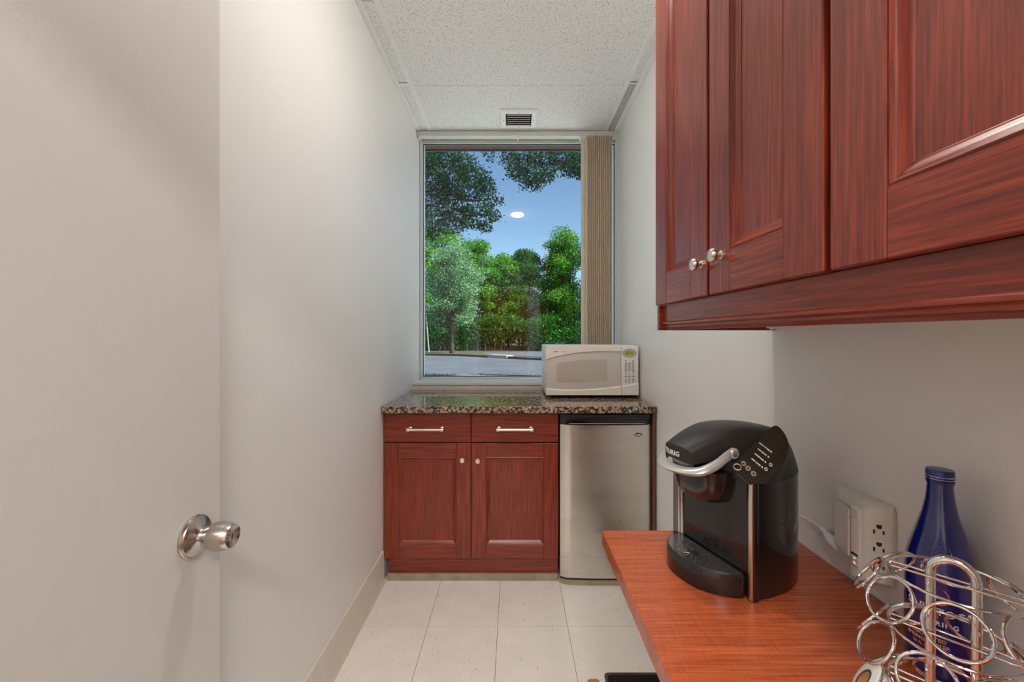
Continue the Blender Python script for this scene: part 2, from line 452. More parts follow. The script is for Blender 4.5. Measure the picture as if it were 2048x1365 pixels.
# corridor behind the viewpoint (only ever seen as a reflection in the window)
mb = MB().box(-2.2, -2.05, -2.3, -0.12, 0, 3).box(2.05, 2.2, -2.3, -0.12, 0, 3).box(-2.2, 2.2, -2.45, -2.3, 0, 3).box(-2.2, -0.9, -0.12, 0.0, 0, 3).box(0.95, 2.2, -0.12, 0.0, 0, 3)
struct('wall_corridor', 'painted corridor walls behind the viewpoint', mb, 'wall_paint')
struct('floor_corridor', 'brown corridor carpet behind the viewpoint', MB().box(-2.2, 2.2, -2.45, -0.12, -0.05, 0), 'hall_carpet')
struct('ceiling_corridor', 'white corridor ceiling behind the viewpoint', MB().box(-2.2, 2.2, -2.45, -0.12, 2.6, 2.7), 'tee_white')
d2 = struct('door_2', 'orange wood door across the corridor', MB().box(-0.66, 0.27, -2.298, -2.255, 0.003, 2.2, 0.003), 'orange_wood')
ht = thing('corridor_fill_light', 'long white fill light added on the corridor ceiling behind the viewpoint', 'ceiling light', (0.0, -1.15, 2.6))  # added to fill the room with light through the doorway
obj('frame', MB().box(-0.62, 0.62, -1.33, -0.97, 2.572, 2.599, 0.003), 'tee_white', ht)
obj('diffuser', MB().box(-0.59, 0.59, -1.30, -1.0, 2.566, 2.573), 'hall_glow', ht)
struct('roof', 'unseen flat roof slab added to block sun and sky', MB().box(-3.2, 3.2, -2.6, 3.16, 3.0, 3.2), 'concrete')  # out of view, added to keep sun and sky off the interior

# floor and its vinyl tiles
fl = struct('floor', 'pale speckled vinyl tile floor of the kitchenette', MB().box(WL, WR, -0.12, YB, -0.05, -0.003), 'subfloor')
P = 0.3115
tile_mesh = {}
for i in range(-3, 3):
    for j in range(-6, 4):
        x0 = max(-0.382 + i * P + 0.0009, WL + 0.001); x1 = min(-0.382 + (i + 1) * P - 0.0009, WR - 0.001)
        y0 = max(1.81 + j * P + 0.0009, -0.115); y1 = min(1.81 + (j + 1) * P - 0.0009, YB - 0.001)
        if x1 - x0 < 0.01 or y1 - y0 < 0.01: continue
        obj('floor_tile', MB().box(x0, x1, y0, y1, -0.0045, 0.0, 0.0004), 'vct_tile', fl, ang=0)

# ceiling
ce = struct('ceiling', 'suspended ceiling of speckled white acoustic tiles in a white metal grid', MB().box(WL, WR, -0.12, 2.93, 2.775, 2.80), 'tee_white')
LX0, LX1, RX0, RX1 = -0.609, -0.584, 0.645, 0.668
seams = [-0.12, 0.53, 1.75, 2.361, 2.893]
for a, b in zip(seams[:-1], seams[1:]):
    obj('ceiling_tile', MB().box(LX1 - 0.003, RX0 + 0.003, a + 0.0012, b - 0.0012, CZ + 0.002, CZ + 0.017, 0.002), 'acoustic_tile', ce)
for a, b in ((-0.12, 0.55), (0.55, 1.14), (1.14, 1.765), (1.765, 2.338), (2.356, 2.89)):
    obj('ceiling_tile', MB().box(WL + 0.02, LX0 + 0.002, a + 0.002, b - 0.002, CZ + 0.004, CZ + 0.017, 0.002), 'acoustic_tile', ce)
for a, b in ((-0.12, 0.55), (0.55, 1.14), (1.14, 1.765), (1.765, 2.330)):
    obj('ceiling_tile', MB().box(RX1 - 0.002, WR - 0.02, a + 0.002, b - 0.002, CZ + 0.004, CZ + 0.017, 0.002), 'acoustic_tile', ce)
obj('grid_tee', MB().box(LX0, LX1, -0.12, 2.89, CZ, CZ + 0.003, 0.0008), 'tee_white', ce)
obj('grid_tee', MB().box(RX0, RX1, -0.12, 2.89, CZ, CZ + 0.003, 0.0008), 'tee_white', ce)
obj('grid_tee', MB().box(WL + 0.026, LX0, 2.337, 2.358, CZ + 0.0005, CZ + 0.004, 0.0008), 'tee_white', ce)
obj('grid_tee', MB().box(RX1, WR - 0.026, 2.332, 2.344, CZ + 0.0005, CZ + 0.004, 0.0008), 'tee_white', ce)
obj('wall_angle', MB().box(WL + 0.0008, WL + 0.027, -0.12, 2.89, CZ - 0.001, CZ + 0.002, 0.0006), 'tee_white', ce)
obj('wall_angle', MB().box(WR - 0.034, WR - 0.0008, -0.12, 2.89, CZ - 0.001, CZ + 0.002, 0.0006), 'tee_white', ce)

# recessed lamp
rl = thing('recessed_light', 'round recessed ceiling light in the middle of the ceiling', 'ceiling light', (0.045, 1.19, CZ))
M = Matrix.Translation((0.045, 1.19, CZ))
obj('trim_ring', MB().lathe([(0.098, 0.001), (0.098, -0.003), (0.080, -0.005), (0.076, -0.004), (0.076, 0.001)], 48, M), 'tee_white', rl)
obj('lens', MB().lathe([(0.0755, -0.0055), (0.0745, -0.016), (0.068, -0.024), (0.052, -0.031), (0.028, -0.035), (0.0, -0.036)], 48, M), 'lamp_glow', rl)

# supply vent
sv = thing('ceiling_vent', 'square white supply vent with dark slots, near the window', 'vent', (0.035, 2.715, CZ))
mb = MB(); x0, x1, y0, y1 = -0.087, 0.156, 2.605, 2.828
ix0, ix1, iy0, iy1 = -0.053, 0.122, 2.645, 2.800
def ringz(a0, a1, b0, b1, z): return [(a0, b0, z), (a1, b0, z), (a1, b1, z), (a0, b1, z)]
mb.loft([ringz(x0, x1, y0, y1, CZ + 0.001), ringz(x0, x1, y0, y1, CZ - 0.003), ringz(x0 + .012, x1 - .012, y0 + .012, y1 - .012, CZ - 0.010),
         ringz(ix0, ix1, iy0, iy1, CZ - 0.010), ringz(ix0 + .004, ix1 - .004, iy0 + .004, iy1 - .004, CZ + 0.004)], False, False)
obj('vent_frame', mb, 'vent_metal', sv)
obj('slot_shade_sheet', MB().box(ix0 + .003, ix1 - .003, iy0 + .003, iy1 - .003, CZ - 0.0005, CZ + 0.001), 'vent_dark', sv)  # near-black sheet stands in for the shade behind the louvers
for k in range(6):
    yy = iy0 + 0.010 + k * 0.0255; dz = 0.0065; dy = 0.0145
    vs_ = [(ix0 + .012, yy, CZ - .0085), (ix1 - .012, yy, CZ - .0085), (ix1 - .012, yy + dy, CZ - .0085 + dz), (ix0 + .012, yy + dy, CZ - .0085 + dz)]
    m = MB(); m.loft([vs_, [(a, b + .0022, c - .0022) for a, b, c in vs_]]); obj('louver', m, 'vent_metal', sv)
for sx, sy in ((ix0 - .013, 2.72), (ix1 + .013, 2.72), (0.035, iy0 - .014), (0.035, iy1 + .012)):
    obj('screw', MB().lathe([(0.0035, -0.0085), (0.0035, -0.0115), (0.001, -0.0125)], 12, Matrix.Translation((sx, sy, CZ))), 'grey_print', sv)
# return strip
rg = thing('return_grille', 'narrow perforated metal strip in the ceiling beside the wall, near the blind', 'vent', (0.69, 2.61, CZ))
gx0, gx1, gy0, gy1 = RX1 + 0.001, WR - 0.035, 2.346, 2.889
obj('backing', MB().box(gx0, gx1, gy0, gy1, CZ + 0.012, CZ + 0.014), 'vent_dark', rg)
mb = MB(); nx = 5
for i in range(nx):
    xx = gx0 + (gx1 - gx0) * i / (nx - 1); mb.box(xx - .0024, xx + .0024, gy0, gy1, CZ, CZ + .008)
obj('long_bars', mb, 'rail_grey', rg)
mb = MB(); ny = 46
for j in range(ny):
    yy = gy0 + (gy1 - gy0) * j / (ny - 1); mb.box(gx0, gx1, yy - .0024, yy + .0024, CZ + .0005, CZ + .0075)
o = obj('cross_bars', mb, 'rail_grey', rg); o['kind'] = 'stuff'

# baseboards
def base_prof(x, s):
    return [(x, 0.0), (x + s * .014, 0.0), (x + s * .011, .012), (x + s * .006, .03), (x + s * .006, .155), (x + s * .004, .163), (x, .164)]
pr = base_prof(WL, 1); struct('baseboard_left', 'tan vinyl cove base along the long wall', MB().loft([[(a, 0.0, b) for a, b in pr], [(a, 2.135, b) for a, b in pr]]), 'base_vinyl')
pr = base_prof(WR, -1); struct('baseboard_right', 'tan vinyl cove base under the desk', MB().loft([[(a, 0.0, b) for a, b in pr], [(a, 2.08, b) for a, b in pr]]), 'base_vinyl')

# window
wf = MB(); X0, X1, Z0, Z1 = WL + 0.001, WR + 0.0175, 0.978, 2.737
F = 0.014
fo = [(X0, Z0), (X1, Z0), (X1, Z1), (X0, Z1)]
w1 = struct('window_1', 'tall fixed window with a thin grey metal frame over the counter', MB().box(X0, X0 + F, 2.965, 3.034, Z0, Z1, .002).box(X1 - F, X1, 2.965, 3.034, Z0, Z1, .002)
            .box(X0 + F, X1 - F, 2.995, 3.032, Z1 - 0.022, Z1, .002).box(X0 + F, X1 - F, 2.985, 3.034, Z0, Z0 + 0.012, .002), 'frame_alu')
obj('pane', MB().box(X0 + F, X1 - F, YG, YG + .006, Z0 + .012, Z1 - .022), 'window_glass', w1, ang=0)
g = MB(); a0, a1, b0, b1 = X0 + F, X1 - F, Z0 + .012, Z1 - .022
g.box(a0, a0 + .004, YG - .008, YG - .0005, b0, b1).box(a1 - .004, a1, YG - .008, YG - .0005, b0, b1).box(a0, a1, YG - .008, YG - .0005, b1 - .004, b1).box(a0, a1, YG - .008, YG - .0005, b0, b0 + .005)
obj('gasket', g, 'gasket', w1)
g = MB(); x = a0 + .012
while x < a1 - .01:
    h = random.uniform(.005, .022); g.box(x, x + .0018, YG - .004, YG - .001, b0 + .004, b0 + .005 + h); x += random.uniform(.0045, .010)
o = obj('frayed_seal', g, 'gasket', w1); o['kind'] = 'stuff'

# vertical blind drawn to one side
vb = thing('vertical_blind', 'tan vertical blind stacked at one side of the window', 'blind', (0.03, 2.90, 2.712))
obj('headrail', MB().box(WL + .002, WR - .002, 2.878, 2.925, 2.712, CZ - .0015, .002), 'rail_grey', vb)
xs = np.linspace(0.520, 0.694, 14)
for k, x in enumerate(xs):
    ang = math.radians(90 + random.uniform(-1, 1)); hw = 0.043
    dx, dy = math.cos(ang) * hw, math.sin(ang) * hw
    pts = []
    for t_ in (-1, -.75, -.5, -.25, 0, .25, .5, .75, 1):
        bow = 0.0085 * (1 - t_ * t_); pts.append((x + dx * t_ - bow, 2.902 + dy * t_))
    m = MB(); th = .0009
    m.loft([[(a, b, 2.708) for a, b in pts] + [(a + th, b, 2.708) for a, b in pts[::-1]], [(a, b, 1.0) for a, b in pts] + [(a + th, b, 1.0) for a, b in pts[::-1]]])
    obj('vane', m, 'vane_tan', vb)
ang = math.radians(35); hw = .022
m = MB(); dx, dy = math.cos(ang) * hw, math.sin(ang) * hw
pts = [(0.497 + dx * t_ , 2.895 + dy * t_) for t_ in (-1, 0, 1)]
m.loft([[(a, b, 2.70) for a, b in pts] + [(a, b + .001, 2.70) for a, b in pts[::-1]], [(a, b, 1.0) for a, b in pts] + [(a, b + .001, 1.0) for a, b in pts[::-1]]])
o = obj('vane', m, 'vane_lit', vb); tag(o, 'end vane turned flat to the room, window light painted into its pale colour')
for cx in (0.478, 0.715, 0.03, -0.672):
    obj('rail_clip', MB().box(cx - .006, cx + .006, 2.89, 2.91, 2.694, 2.712, .002), 'white_plastic', vb)

# ------------------------------------------------------------------ open door against the long wall
DX = -0.63
dr = struct('door_1', 'off-white painted slab door standing open against the long wall', MB().box(DX - .044, DX, 0.02, 0.872, 0.012, 2.03, .0015), 'door_paint')
kn_y, kn_z = 0.800, 0.903
Mk = Matrix.Translation((DX, kn_y, kn_z)) @ Matrix.Rotation(PI / 2, 4, 'Y')
kb = obj('door_knob', MB().lathe([(0.0135, .0270), (0.0185, .0275), (.0215, .0295), (.0245, .036), (.0268, .044), (.0275, .052), (.0270, .060), (.0250, .069), (.0222, .0765), (.0212, .0775), (.0200, .0768), (.0085, .0715), (.0080, .0715)], 48, Mk), 'knob_steel', dr)
obj('rose', MB().lathe([(.0405, 0.0002), (.0405, .004), (.0385, .0062), (.0375, .0062), (.0365, .0085), (.0275, .0125), (.0195, .0165), (.0155, .0205), (.0142, .025), (.0142, .029)], 48, Mk), 'knob_steel', kb)
obj('lock_button', MB().lathe([(.0078, .070), (.0078, .0750), (.0068, .0757)], 24, Mk), 'nickel_white', kb)
obj('lock_slot', MB(lambda p: tuple(Mk @ Vector(p))).box(-.005, .005, -.0011, .0011, .0755, .0761), 'black_print', kb)

# ------------------------------------------------------------------ cabinet door builder
def knob_prof():
    return [(.0095, 0), (.0095, .003), (.0075, .005), (.0050, .007), (.0050, .011), (.0075, .0125), (.0125, .014), (.0140, .0175), (.0138, .0215), (.0120, .0245), (.0085, .0255)]
def panel_door(parent, xf, x0, x1, z0, z1, st, rl_, wood_v, wood_h, knob=None, knob_mat='gold_nickel', knob_s=1.0):
    """frame-and-panel door; local x along, y into the cabinet (front face y=0), z up"""
    T = .020; MW = .021
    ix0, ix1, iz0, iz1 = x0 + st, x1 - st, z0 + rl_, z1 - rl_
    d = obj('door', MB(xf).box(ix0 + MW - .004, ix1 - MW + .004, .0125, .018, iz0 + MW - .004, iz1 - MW + .004), wood_v, parent)
    for a, b in ((x0, ix0 - .0004), (ix1 + .0004, x1)):
        obj('stile', MB(xf).box(a, b, 0, T, z0, z1, .0018), wood_v, d)
    for a, b in ((z0, iz0), (iz1, z1)):
        obj('rail', MB(xf).box(ix0, ix1, .0003, T, a, b, .0016), wood_h, d)
    prof = [(0, .002), (.003, .0005), (.0055, .0022), (.007, .0046), (.012, .0068), (.0165, .0105), (.019, .0108), (MW, .0128), (MW, .016), (0, .016)]
    for side in range(4):
        m = MB(xf); rings = []
        c = [(ix0, iz0), (ix1, iz0), (ix1, iz1), (ix0, iz1)]
        sg = [(1, 1), (-1, 1), (-1, -1), (1, -1)]
        for e in (side, (side + 1) % 4):
            rings.append([(c[e][0] + sg[e][0] * o_, y_, c[e][1] + sg[e][1] * o_) for o_, y_ in prof])
        m.loft(rings); obj('moulding', m, wood_h if side in (0, 2) else wood_v, d)
    if knob:
        Mk_ = Matrix.Translation((knob[0], 0, knob[1])) @ Matrix.Rotation(PI / 2, 4, 'X') @ Matrix.Scale(knob_s, 4)
        obj('knob', MB(xf).lathe(knob_prof(), 24, Mk_), knob_mat, d)
    return d

# ------------------------------------------------------------------ base cabinet under the window
FY = 2.127
bc = thing('base_cabinet', 'two-door cherry base cabinet with two drawers under the granite counter', 'cabinet', (-0.22, 2.45, 0))
obj('carcass', MB().box(-.682, .2345, FY + .0215, 2.755, .127, .892, .001), 'cherry_z', bc)
obj('toe_kick', MB().box(-.664, .236, 2.162, 2.176, .001, .127, .001), 'cherry_x', bc)
obj('toe_base', MB().box(-.666, .236, 2.143, 2.1615, .001, .034, .002), 'toe_vinyl', bc)
xf = lambda p: (p[0], p[1] + FY, p[2])
panel_door(bc, xf, -.6785, -.2245, .126, .7315, .0765, .073, 'cherry_z', 'cherry_x', (-.2665, .647), 'nickel_white')
panel_door(bc, xf, -.2195, .2355, .126, .7305, .0765, .073, 'cherry_z', 'cherry_x', (-.186, .643), 'nickel_white')
for a, b, hx in ((-.6785, -.2245, -.457), (-.2195, .2355, .008)):
    dw = obj('drawer', MB(xf).box(a, b, 0, .020, .7365, .888, .002), 'cherry_x', bc)
    h = MB(xf); zz = .809
    h.tube([(hx - .086, -.034, zz), (hx + .086, -.034, zz)], .0073, 14)
    for sgn in (-1, 1):
        cx = hx + sgn * .083
        h.tube([(cx, 0, zz), (cx, -.028, zz)], .0055, 12)
        h.lathe([(.0105, 0), (.0105, .004), (.006, .007)], 18, Matrix.Translation((cx, 0, zz)) @ Matrix.Rotation(PI / 2, 4, 'X'))
        h.lathe([(.004, -.010), (.0095, -.008), (.0105, 0), (.0095, .008), (.004, .010)], 18, Matrix.Translation((cx + sgn * .004, -.034, zz)) @ Matrix.Rotation(PI / 2, 4, 'Y'))
    obj('bar_handle', h, 'nickel_white', dw)
tag(obj('filler_panel', MB().box(.7225, .7365, 2.105, 2.755, .001, .8925, .001), 'filler_brown'), 'thin brown wood filler panel between refrigerator and wall', 'panel')
ct = obj('countertop', MB().box(-.6825, .7385, 2.093, 2.7575, .8935, .929, .0035), 'granite', loc=(0, 2.4, .8935))
ct.data.transform(Matrix.Identity(4))
tag(ct, 'speckled brown granite countertop in front of the window', 'countertop')

# ------------------------------------------------------------------ refrigerator
fr = thing('refrigerator', 'compact stainless steel refrigerator under the granite counter', 'refrigerator', (.48, 2.4, 0))
obj('body', MB().box(.246, .716, 2.165, 2.70, .03, .884, .003), 'black_plastic', fr)
def bowed(x0, x1, z0, z1, yf, bow, yb, n=16, r=.012):
    pts = []
    for i in range(n + 1):
        t_ = i / n; x = x0 + (x1 - x0) * t_; e = min(t_, 1 - t_) * (x1 - x0)
        edge = r - math.sqrt(max(0, r * r - max(0, r - e) ** 2)) if e < r else 0
        pts.append((x, yf - bow * (1 - (2 * t_ - 1) ** 2) + edge))
    pts += [(x1, yb), (x0, yb)]
    return pts
dd = obj('door', MB().loft([[(a, b, z) for a, b in bowed(.2435, .7175, 0, 0, 2.108, .012, 2.163)] for z in (.040, .832)]), 'fridge_steel', fr)
obj('door_cap', MB().loft([[(a, b, z) for a, b in bowed(.2435, .7175, 0, 0, 2.106, .012, 2.163)] for z in (.833, .886)]), 'black_plastic', fr)
obj('handle_recess', MB().prism(rrect(.272, .690, .838, .860, .008), 2.0915, 2.098, 'y'), 'black_gloss', dd)
obj('handle_lip', MB().loft([[(a, b - .003, z) for a, b in bowed(.2435, .7175, 0, 0, 2.106, .012, 2.13)] for z in (.8635, .8685)]), 'black_gloss', dd)
obj('handle_grip', MB().box(.285, .675, 2.0895, 2.0915, .8405, .8435, .0008), 'silver_plastic', dd)
obj('kick_plate', MB().loft([[(a, b, z) for a, b in bowed(.246, .715, 0, 0, 2.112, .010, 2.165)] for z in (.002, .026)]), 'toe_vinyl', fr)
obj('door_gasket', MB().loft([[(a, b + .003, z) for a, b in bowed(.246, .715, 0, 0, 2.112, .010, 2.165)] for z in (.0262, .0398)]), 'black_plastic', fr)
bx_, bz_ = .643, .783; by_ = 2.1020
ov = lambda rx, rz: [(bx_ + rx * math.cos(2 * PI * k / 40), bz_ + rz * math.sin(2 * PI * k / 40)) for k in range(40)]
bd = obj('badge', MB().prism(ov(.0255, .0125), by_ - .0035, by_ + .002, 'y'), 'nickel_white', dd)
obj('badge_face', MB().prism(ov(.0235, .0107), by_ - .0042, by_ - .0035, 'y'), 'black_print', dd)
fo_ = worigin(fr)
text('lettering', 'Danby', .0155, 'white_print', dd, lambda x, y, z: (x + bx_ - fo_.x, by_ - .0046 - z - fo_.y, y + bz_ + .0005 - fo_.z), bold=.0003)
obj('badge_line', MB().box(bx_ - .013, bx_ + .013, by_ - .0047, by_ - .0042, bz_ - .0078, bz_ - .0064), 'white_print', dd)

# ------------------------------------------------------------------ microwave
mw = thing('microwave', 'cream microwave oven standing on the granite counter beside the wall', 'microwave', (.46, 2.56, .929))
def mz(y): return 1.3 - (y - 670) / 342.6
def mx(px): return (px - 1027) / 342.6
MX0, MX1, MF = .1895, .7305, 2.372
obj('case', MB().box(MX0 + .001, MX1 - .004, MF + .012, 2.745, .945, 1.237, .006), 'white_plastic', mw)
XS = mx(1242.6)
md = obj('door', MB().box(MX0, XS - .0008, MF, MF + .014, .946, 1.2365, .004), 'grey_cream', mw)
def arcz(f, xa, xb, n=18): return [(xa + (xb - xa) * i / n, f(xa + (xb - xa) * i / n)) for i in range(n + 1)]
def interp(tab): 
    X_, Z_ = zip(*tab)
    C_ = np.polyfit(X_, Z_, min(3, len(tab) - 1)); return lambda x: float(np.polyval(C_, x))
ftop = interp([(MX0, mz(720.5)), (mx(1120), mz(712.5)), (mx(1165), mz(705.5)), (mx(1205), mz(703.6)), (XS, mz(704))])
fbot = interp([(MX0, mz(777)), (mx(1140), mz(779.6)), (mx(1190), mz(778.2)), (XS, mz(772)), (MX1, mz(766.5))])
o1 = arcz(ftop, MX0 + .0005, XS - .001); m = MB()
out = o1 + [(XS - .001, 1.236), (MX0 + .0005, 1.236)]
out_in = [(a, b + .004) for a, b in o1] + [(XS - .001, 1.2335), (MX0 + .0005, 1.2335)]
m.loft([[(a, MF + .002, b) for a, b in out], [(a, MF - .004, b) for a, b in out], [(a, MF - .007, b) for a, b in out_in]])
obj('door_visor', m, 'cream_plastic', md)
def lowband(xa, xb):
    o2 = arcz(fbot, xa, xb); m = MB()
    out = o2 + [(xb, .9465), (xa, .9465)]; inn = [(a, b - .005) for a, b in o2] + [(xb, .949), (xa, .949)]
    m.loft([[(a, MF + .002, b) for a, b in out], [(a, MF - .005, b) for a, b in out], [(a, MF - .009, b) for a, b in inn]]); return m
obj('door_bumper', lowband(MX0 + .0005, XS - .001), 'cream_plastic', md)
# window, slanting top edge, rounded corners
wx0, wx1 = mx(1113.5), mx(1214.5)
def roundpoly(pts, r, n=5):
    out = []
    for i in range(len(pts)):
        p0, p1, p2 = Vector(pts[i - 1]), Vector(pts[i]), Vector(pts[(i + 1) % len(pts)])
        a = p1 + (p0 - p1).normalized() * r; b = p1 + (p2 - p1).normalized() * r
        for k in range(n + 1):
            t_ = k / n; out.append(tuple(a * (1 - t_) ** 2 + p1 * 2 * t_ * (1 - t_) + b * t_ * t_))
    return out
wp = [(wx0, mz(766)), (wx1, mz(761.5)), (wx1, mz(718.5)), ((wx0 + wx1) / 2, mz(720.5)), (wx0, mz(726.5))]
obj('window_rim', MB().prism(roundpoly(wp, .010), MF - .0012, MF + .001, 'y'), 'outlet_shade', md)
cx_, cz_ = (wx0 + wx1) / 2, mz(742)
obj('oven_window', MB().prism([(cx_ + (a - cx_) * .975, cz_ + (b - cz_) * .95) for a, b in roundpoly(wp, .010)], MF - .0018, MF, 'y'), 'oven_mesh', md)
mo = worigin(mw)
def mfn(px, y, yy=MF - .0074): return lambda a, b, c: (a + mx(px) - mo.x, yy - c - mo.y, b + mz(y) - mo.z)
text('lettering', 'SHARP', .0075, 'grey_print', md, mfn(1111.5, 703.7), bold=.0004, space=1.05)
text('lettering', 'Carousel', .0066, 'grey_print', md, mfn(1127.2, 703.7))
cp = obj('control_panel', MB().box(XS + .0008, MX1, MF - .001, MF + .014, .946, 1.2365, .005), 'white_plastic', mw)
obj('open_button', lowband(XS + .0015, MX1 - .0015), 'white_plastic', cp)
def ovl(px, y, rx, rz, n=36): return [(mx(px) + rx * math.cos(2 * PI * k / n), mz(y) + rz * math.sin(2 * PI * k / n)) for k in range(n)]
obj('display_surround', MB().prism(ovl(1258.8, 706.8, .0430, .0262), MF - .003, MF, 'y'), 'outlet_shade', cp)
obj('display', MB().box(mx(1250), mx(1266), MF - .0038, MF - .002, mz(709.8), mz(703)), 'lcd_glow', cp)
for px in (1252, 1259, 1266):
    obj('key_column', MB().prism(rrect(mx(px) - .0085, mx(px) + .0085, mz(744), mz(725), .003), MF - .0016, MF, 'y'), 'grey_cream', cp)
for r_, row in enumerate((('1', '2', '3'), ('4', '5', '6'), ('7', '8', '9'))):
    for c_, ch in enumerate(row):
        text('lettering', ch, .0115, 'grey_print', cp, mfn(1252 + 7 * c_, 727 + 4.1 * r_, MF - .0018), bold=.0004)
text('lettering', '0', .0115, 'grey_print', cp, mfn(1259, 739.3, MF - .0018), bold=.0004)
m = MB()
for px, y, w, h in ((1251.5, 721.8, .008, .004), (1266, 722, .008, .005), (1252, 739.4, .009, .0035), (1266.5, 739.4, .009, .0035), (1252, 743.4, .010, .004), (1266.5, 743.4, .012, .004),
                    (1252, 754, .015, .0045), (1259, 754, .015, .0045), (1266.5, 754, .015, .0045)):
    m.box(mx(px) - w / 2, mx(px) + w / 2, MF - .0022, MF - .0005, mz(y) - h / 2, mz(y) + h / 2)
for px in (1251.8, 1258.8, 1266.3):
    for q in range(5):
        w = random.uniform(.006, .012); y = 757.6 + q * 1.9; m.box(mx(px) - w / 2, mx(px) + w / 2, MF - .0022, MF - .0005, mz(y) - .0011, mz(y) + .0011)
    for q in range(3):
        w = random.uniform(.006, .011); y = 747 + q * 1.9; m.box(mx(px) - w / 2, mx(px) + w / 2, MF - .0022, MF - .0005, mz(y) - .0011, mz(y) + .0011)
o = obj('key_labels', m, 'grey_print', cp); o['kind'] = 'stuff'
for fx in (MX0 + .045, MX1 - .075):
    for fy in (MF + .04, 2.70):
        obj('foot', MB().lathe([(.011, 0), (.013, .017)], 16, Matrix.Translation((fx, fy, .929))), 'black_plastic', mw)
m = MB()
for k in range(7):
    z = 1.0 + k * .026; m.box(MX0 - .0006, MX0 + .002, 2.44, 2.60, z, z + .010)
obj('side_vents', m, 'rail_grey', mw)

# ------------------------------------------------------------------ wall cabinets over the desk
UX, UZ0, UZ1, UYE = .4096, 1.3836, 2.375, 1.171
xfu = lambda p: (UX + p[1], -p[0], p[2])          # local x -> -Y, depth -> +X
D = [(1.171, .8615), (.8505, .5375), (.5263, .2135), (.2025, -.0)]
for ci in range(2):
    ya, yb = D[2 * ci][0], D[2 * ci + 1][1] 
    yb = max(yb, .003)
    w_ = thing('wall_cabinet', ('cherry wall cabinet with two knobbed doors, nearest the window' if ci == 0 else 'cherry wall cabinet above the blue bottle and the wire rack'),
               'cabinet', (.58, (ya + yb) / 2, UZ0), group='cherry wall cabinets over the desk')
    obj('carcass', MB().box(UX + .0215, WR - .001, yb + .001, ya - .002, UZ0 + .004, UZ1, .001), 'cherry_z', w_)
    if ci == 0:
        panel_door(w_, xfu, -D[0][0], -D[0][1], UZ0, UZ1, .080, .079, 'cherry_z', 'cherry_y', (-.8816, 1.452))
        panel_door(w_, xfu, -D[1][0], -D[1][1], UZ0, UZ1, .080, .079, 'cherry_z', 'cherry_y', (-.7988, 1.4564))
    else:
        panel_door(w_, xfu, -D[2][0], -D[2][1], UZ0, UZ1, .080, .079, 'cherry_z', 'cherry_y')
        panel_door(w_, xfu, -D[3][0], -.003, UZ0, UZ1, .080, .079, 'cherry_z', 'cherry_y')
lr = thing('light_rail', 'cherry light rail moulding running under the wall cabinets', 'moulding', (.45, .6, 1.313))
pr = [(UX + .016, 1.3828), (UX + .016, 1.337), (UX + .0135, 1.334), (UX + .0135, 1.329), (UX + .018, 1.3255), (UX + .018, 1.321), (UX + .0215, 1.3175), (UX + .0235, 1.3140), (UX + .036, 1.3140), (UX + .036, 1.3828)]
obj('front_rail', MB().loft([[(a, .003, b) for a, b in pr], [(a, UYE - .004, b) for a, b in pr]]), 'cherry_y', lr)
obj('end_rail', MB().box(UX + .004, WR - .0015, UYE - .018, UYE - .0025, 1.3125, 1.3825, .001), 'cherry_x', lr)
obj('bottom_board', MB().box(UX + .037, WR - .0015, .003, UYE - .0185, 1.376, 1.3835), 'cabinet_inside', lr)
obj('bracket', MB().box(WR - .022, WR - .0018, UYE - .034, UYE - .0185, 1.315, 1.345, .003).box(WR - .03, WR - .004, UYE - .032, UYE - .0215, 1.318, 1.326, .001), 'white_plastic', lr)

# ------------------------------------------------------------------ desk
DT, DEX, DY1 = .762, .2435, 1.117
dk = thing('desk', 'reddish cherry laminate desk top along the wall under the cabinets', 'desk', (.49, .55, 0))
top = obj('desk_top', MB().box(DEX, WR - .0015, .004, DY1, DT - .0405, DT, .002), 'desk_laminate', dk)
obj('support_panel', MB().box(.34, .74, .10, .122, .001, DT - .041, .001), 'cherry_edge', dk)
obj('wall_cleat', MB().box(WR - .022, WR - .0015, .14, DY1 - .03, DT - .082, DT - .041, .001), 'cherry_edge', dk)
wb_ = thing('wastebasket', 'open dark brown wastebasket on the floor under the desk', 'wastebasket', (.375, .97, 0))
m = MB()
def rr(x0, x1, y0, y1, z, r=.012): return [(a, b, z) for a, b in rrect(x0, x1, y0, y1, r)]
m.loft([rr(.27, .48, .87, 1.07, .001), rr(.2465, .505, .845, 1.095, .378), rr(.2435, .508, .842, 1.098, .380), rr(.2435, .508, .842, 1.098, .386), rr(.2505, .501, .849, 1.091, .386), rr(.274, .476, .874, 1.066, .006)])
obj('bucket', m, 'basket_brown', wb_)
dwg = MB(); dwg.loft([[(.288, 1.53, z) if False else (x, y, z) for x, y in rrect(.272, .316, 1.395, 1.498, .008)] for z in (.001, .028)] + [[(x, y, .034) for x, y in rrect(.277, .311, 1.40, 1.493, .006)]])
tag(obj('door_wedge', dwg, 'orange_wood'), 'small orange brown wooden block lying on the floor by the desk', 'block')

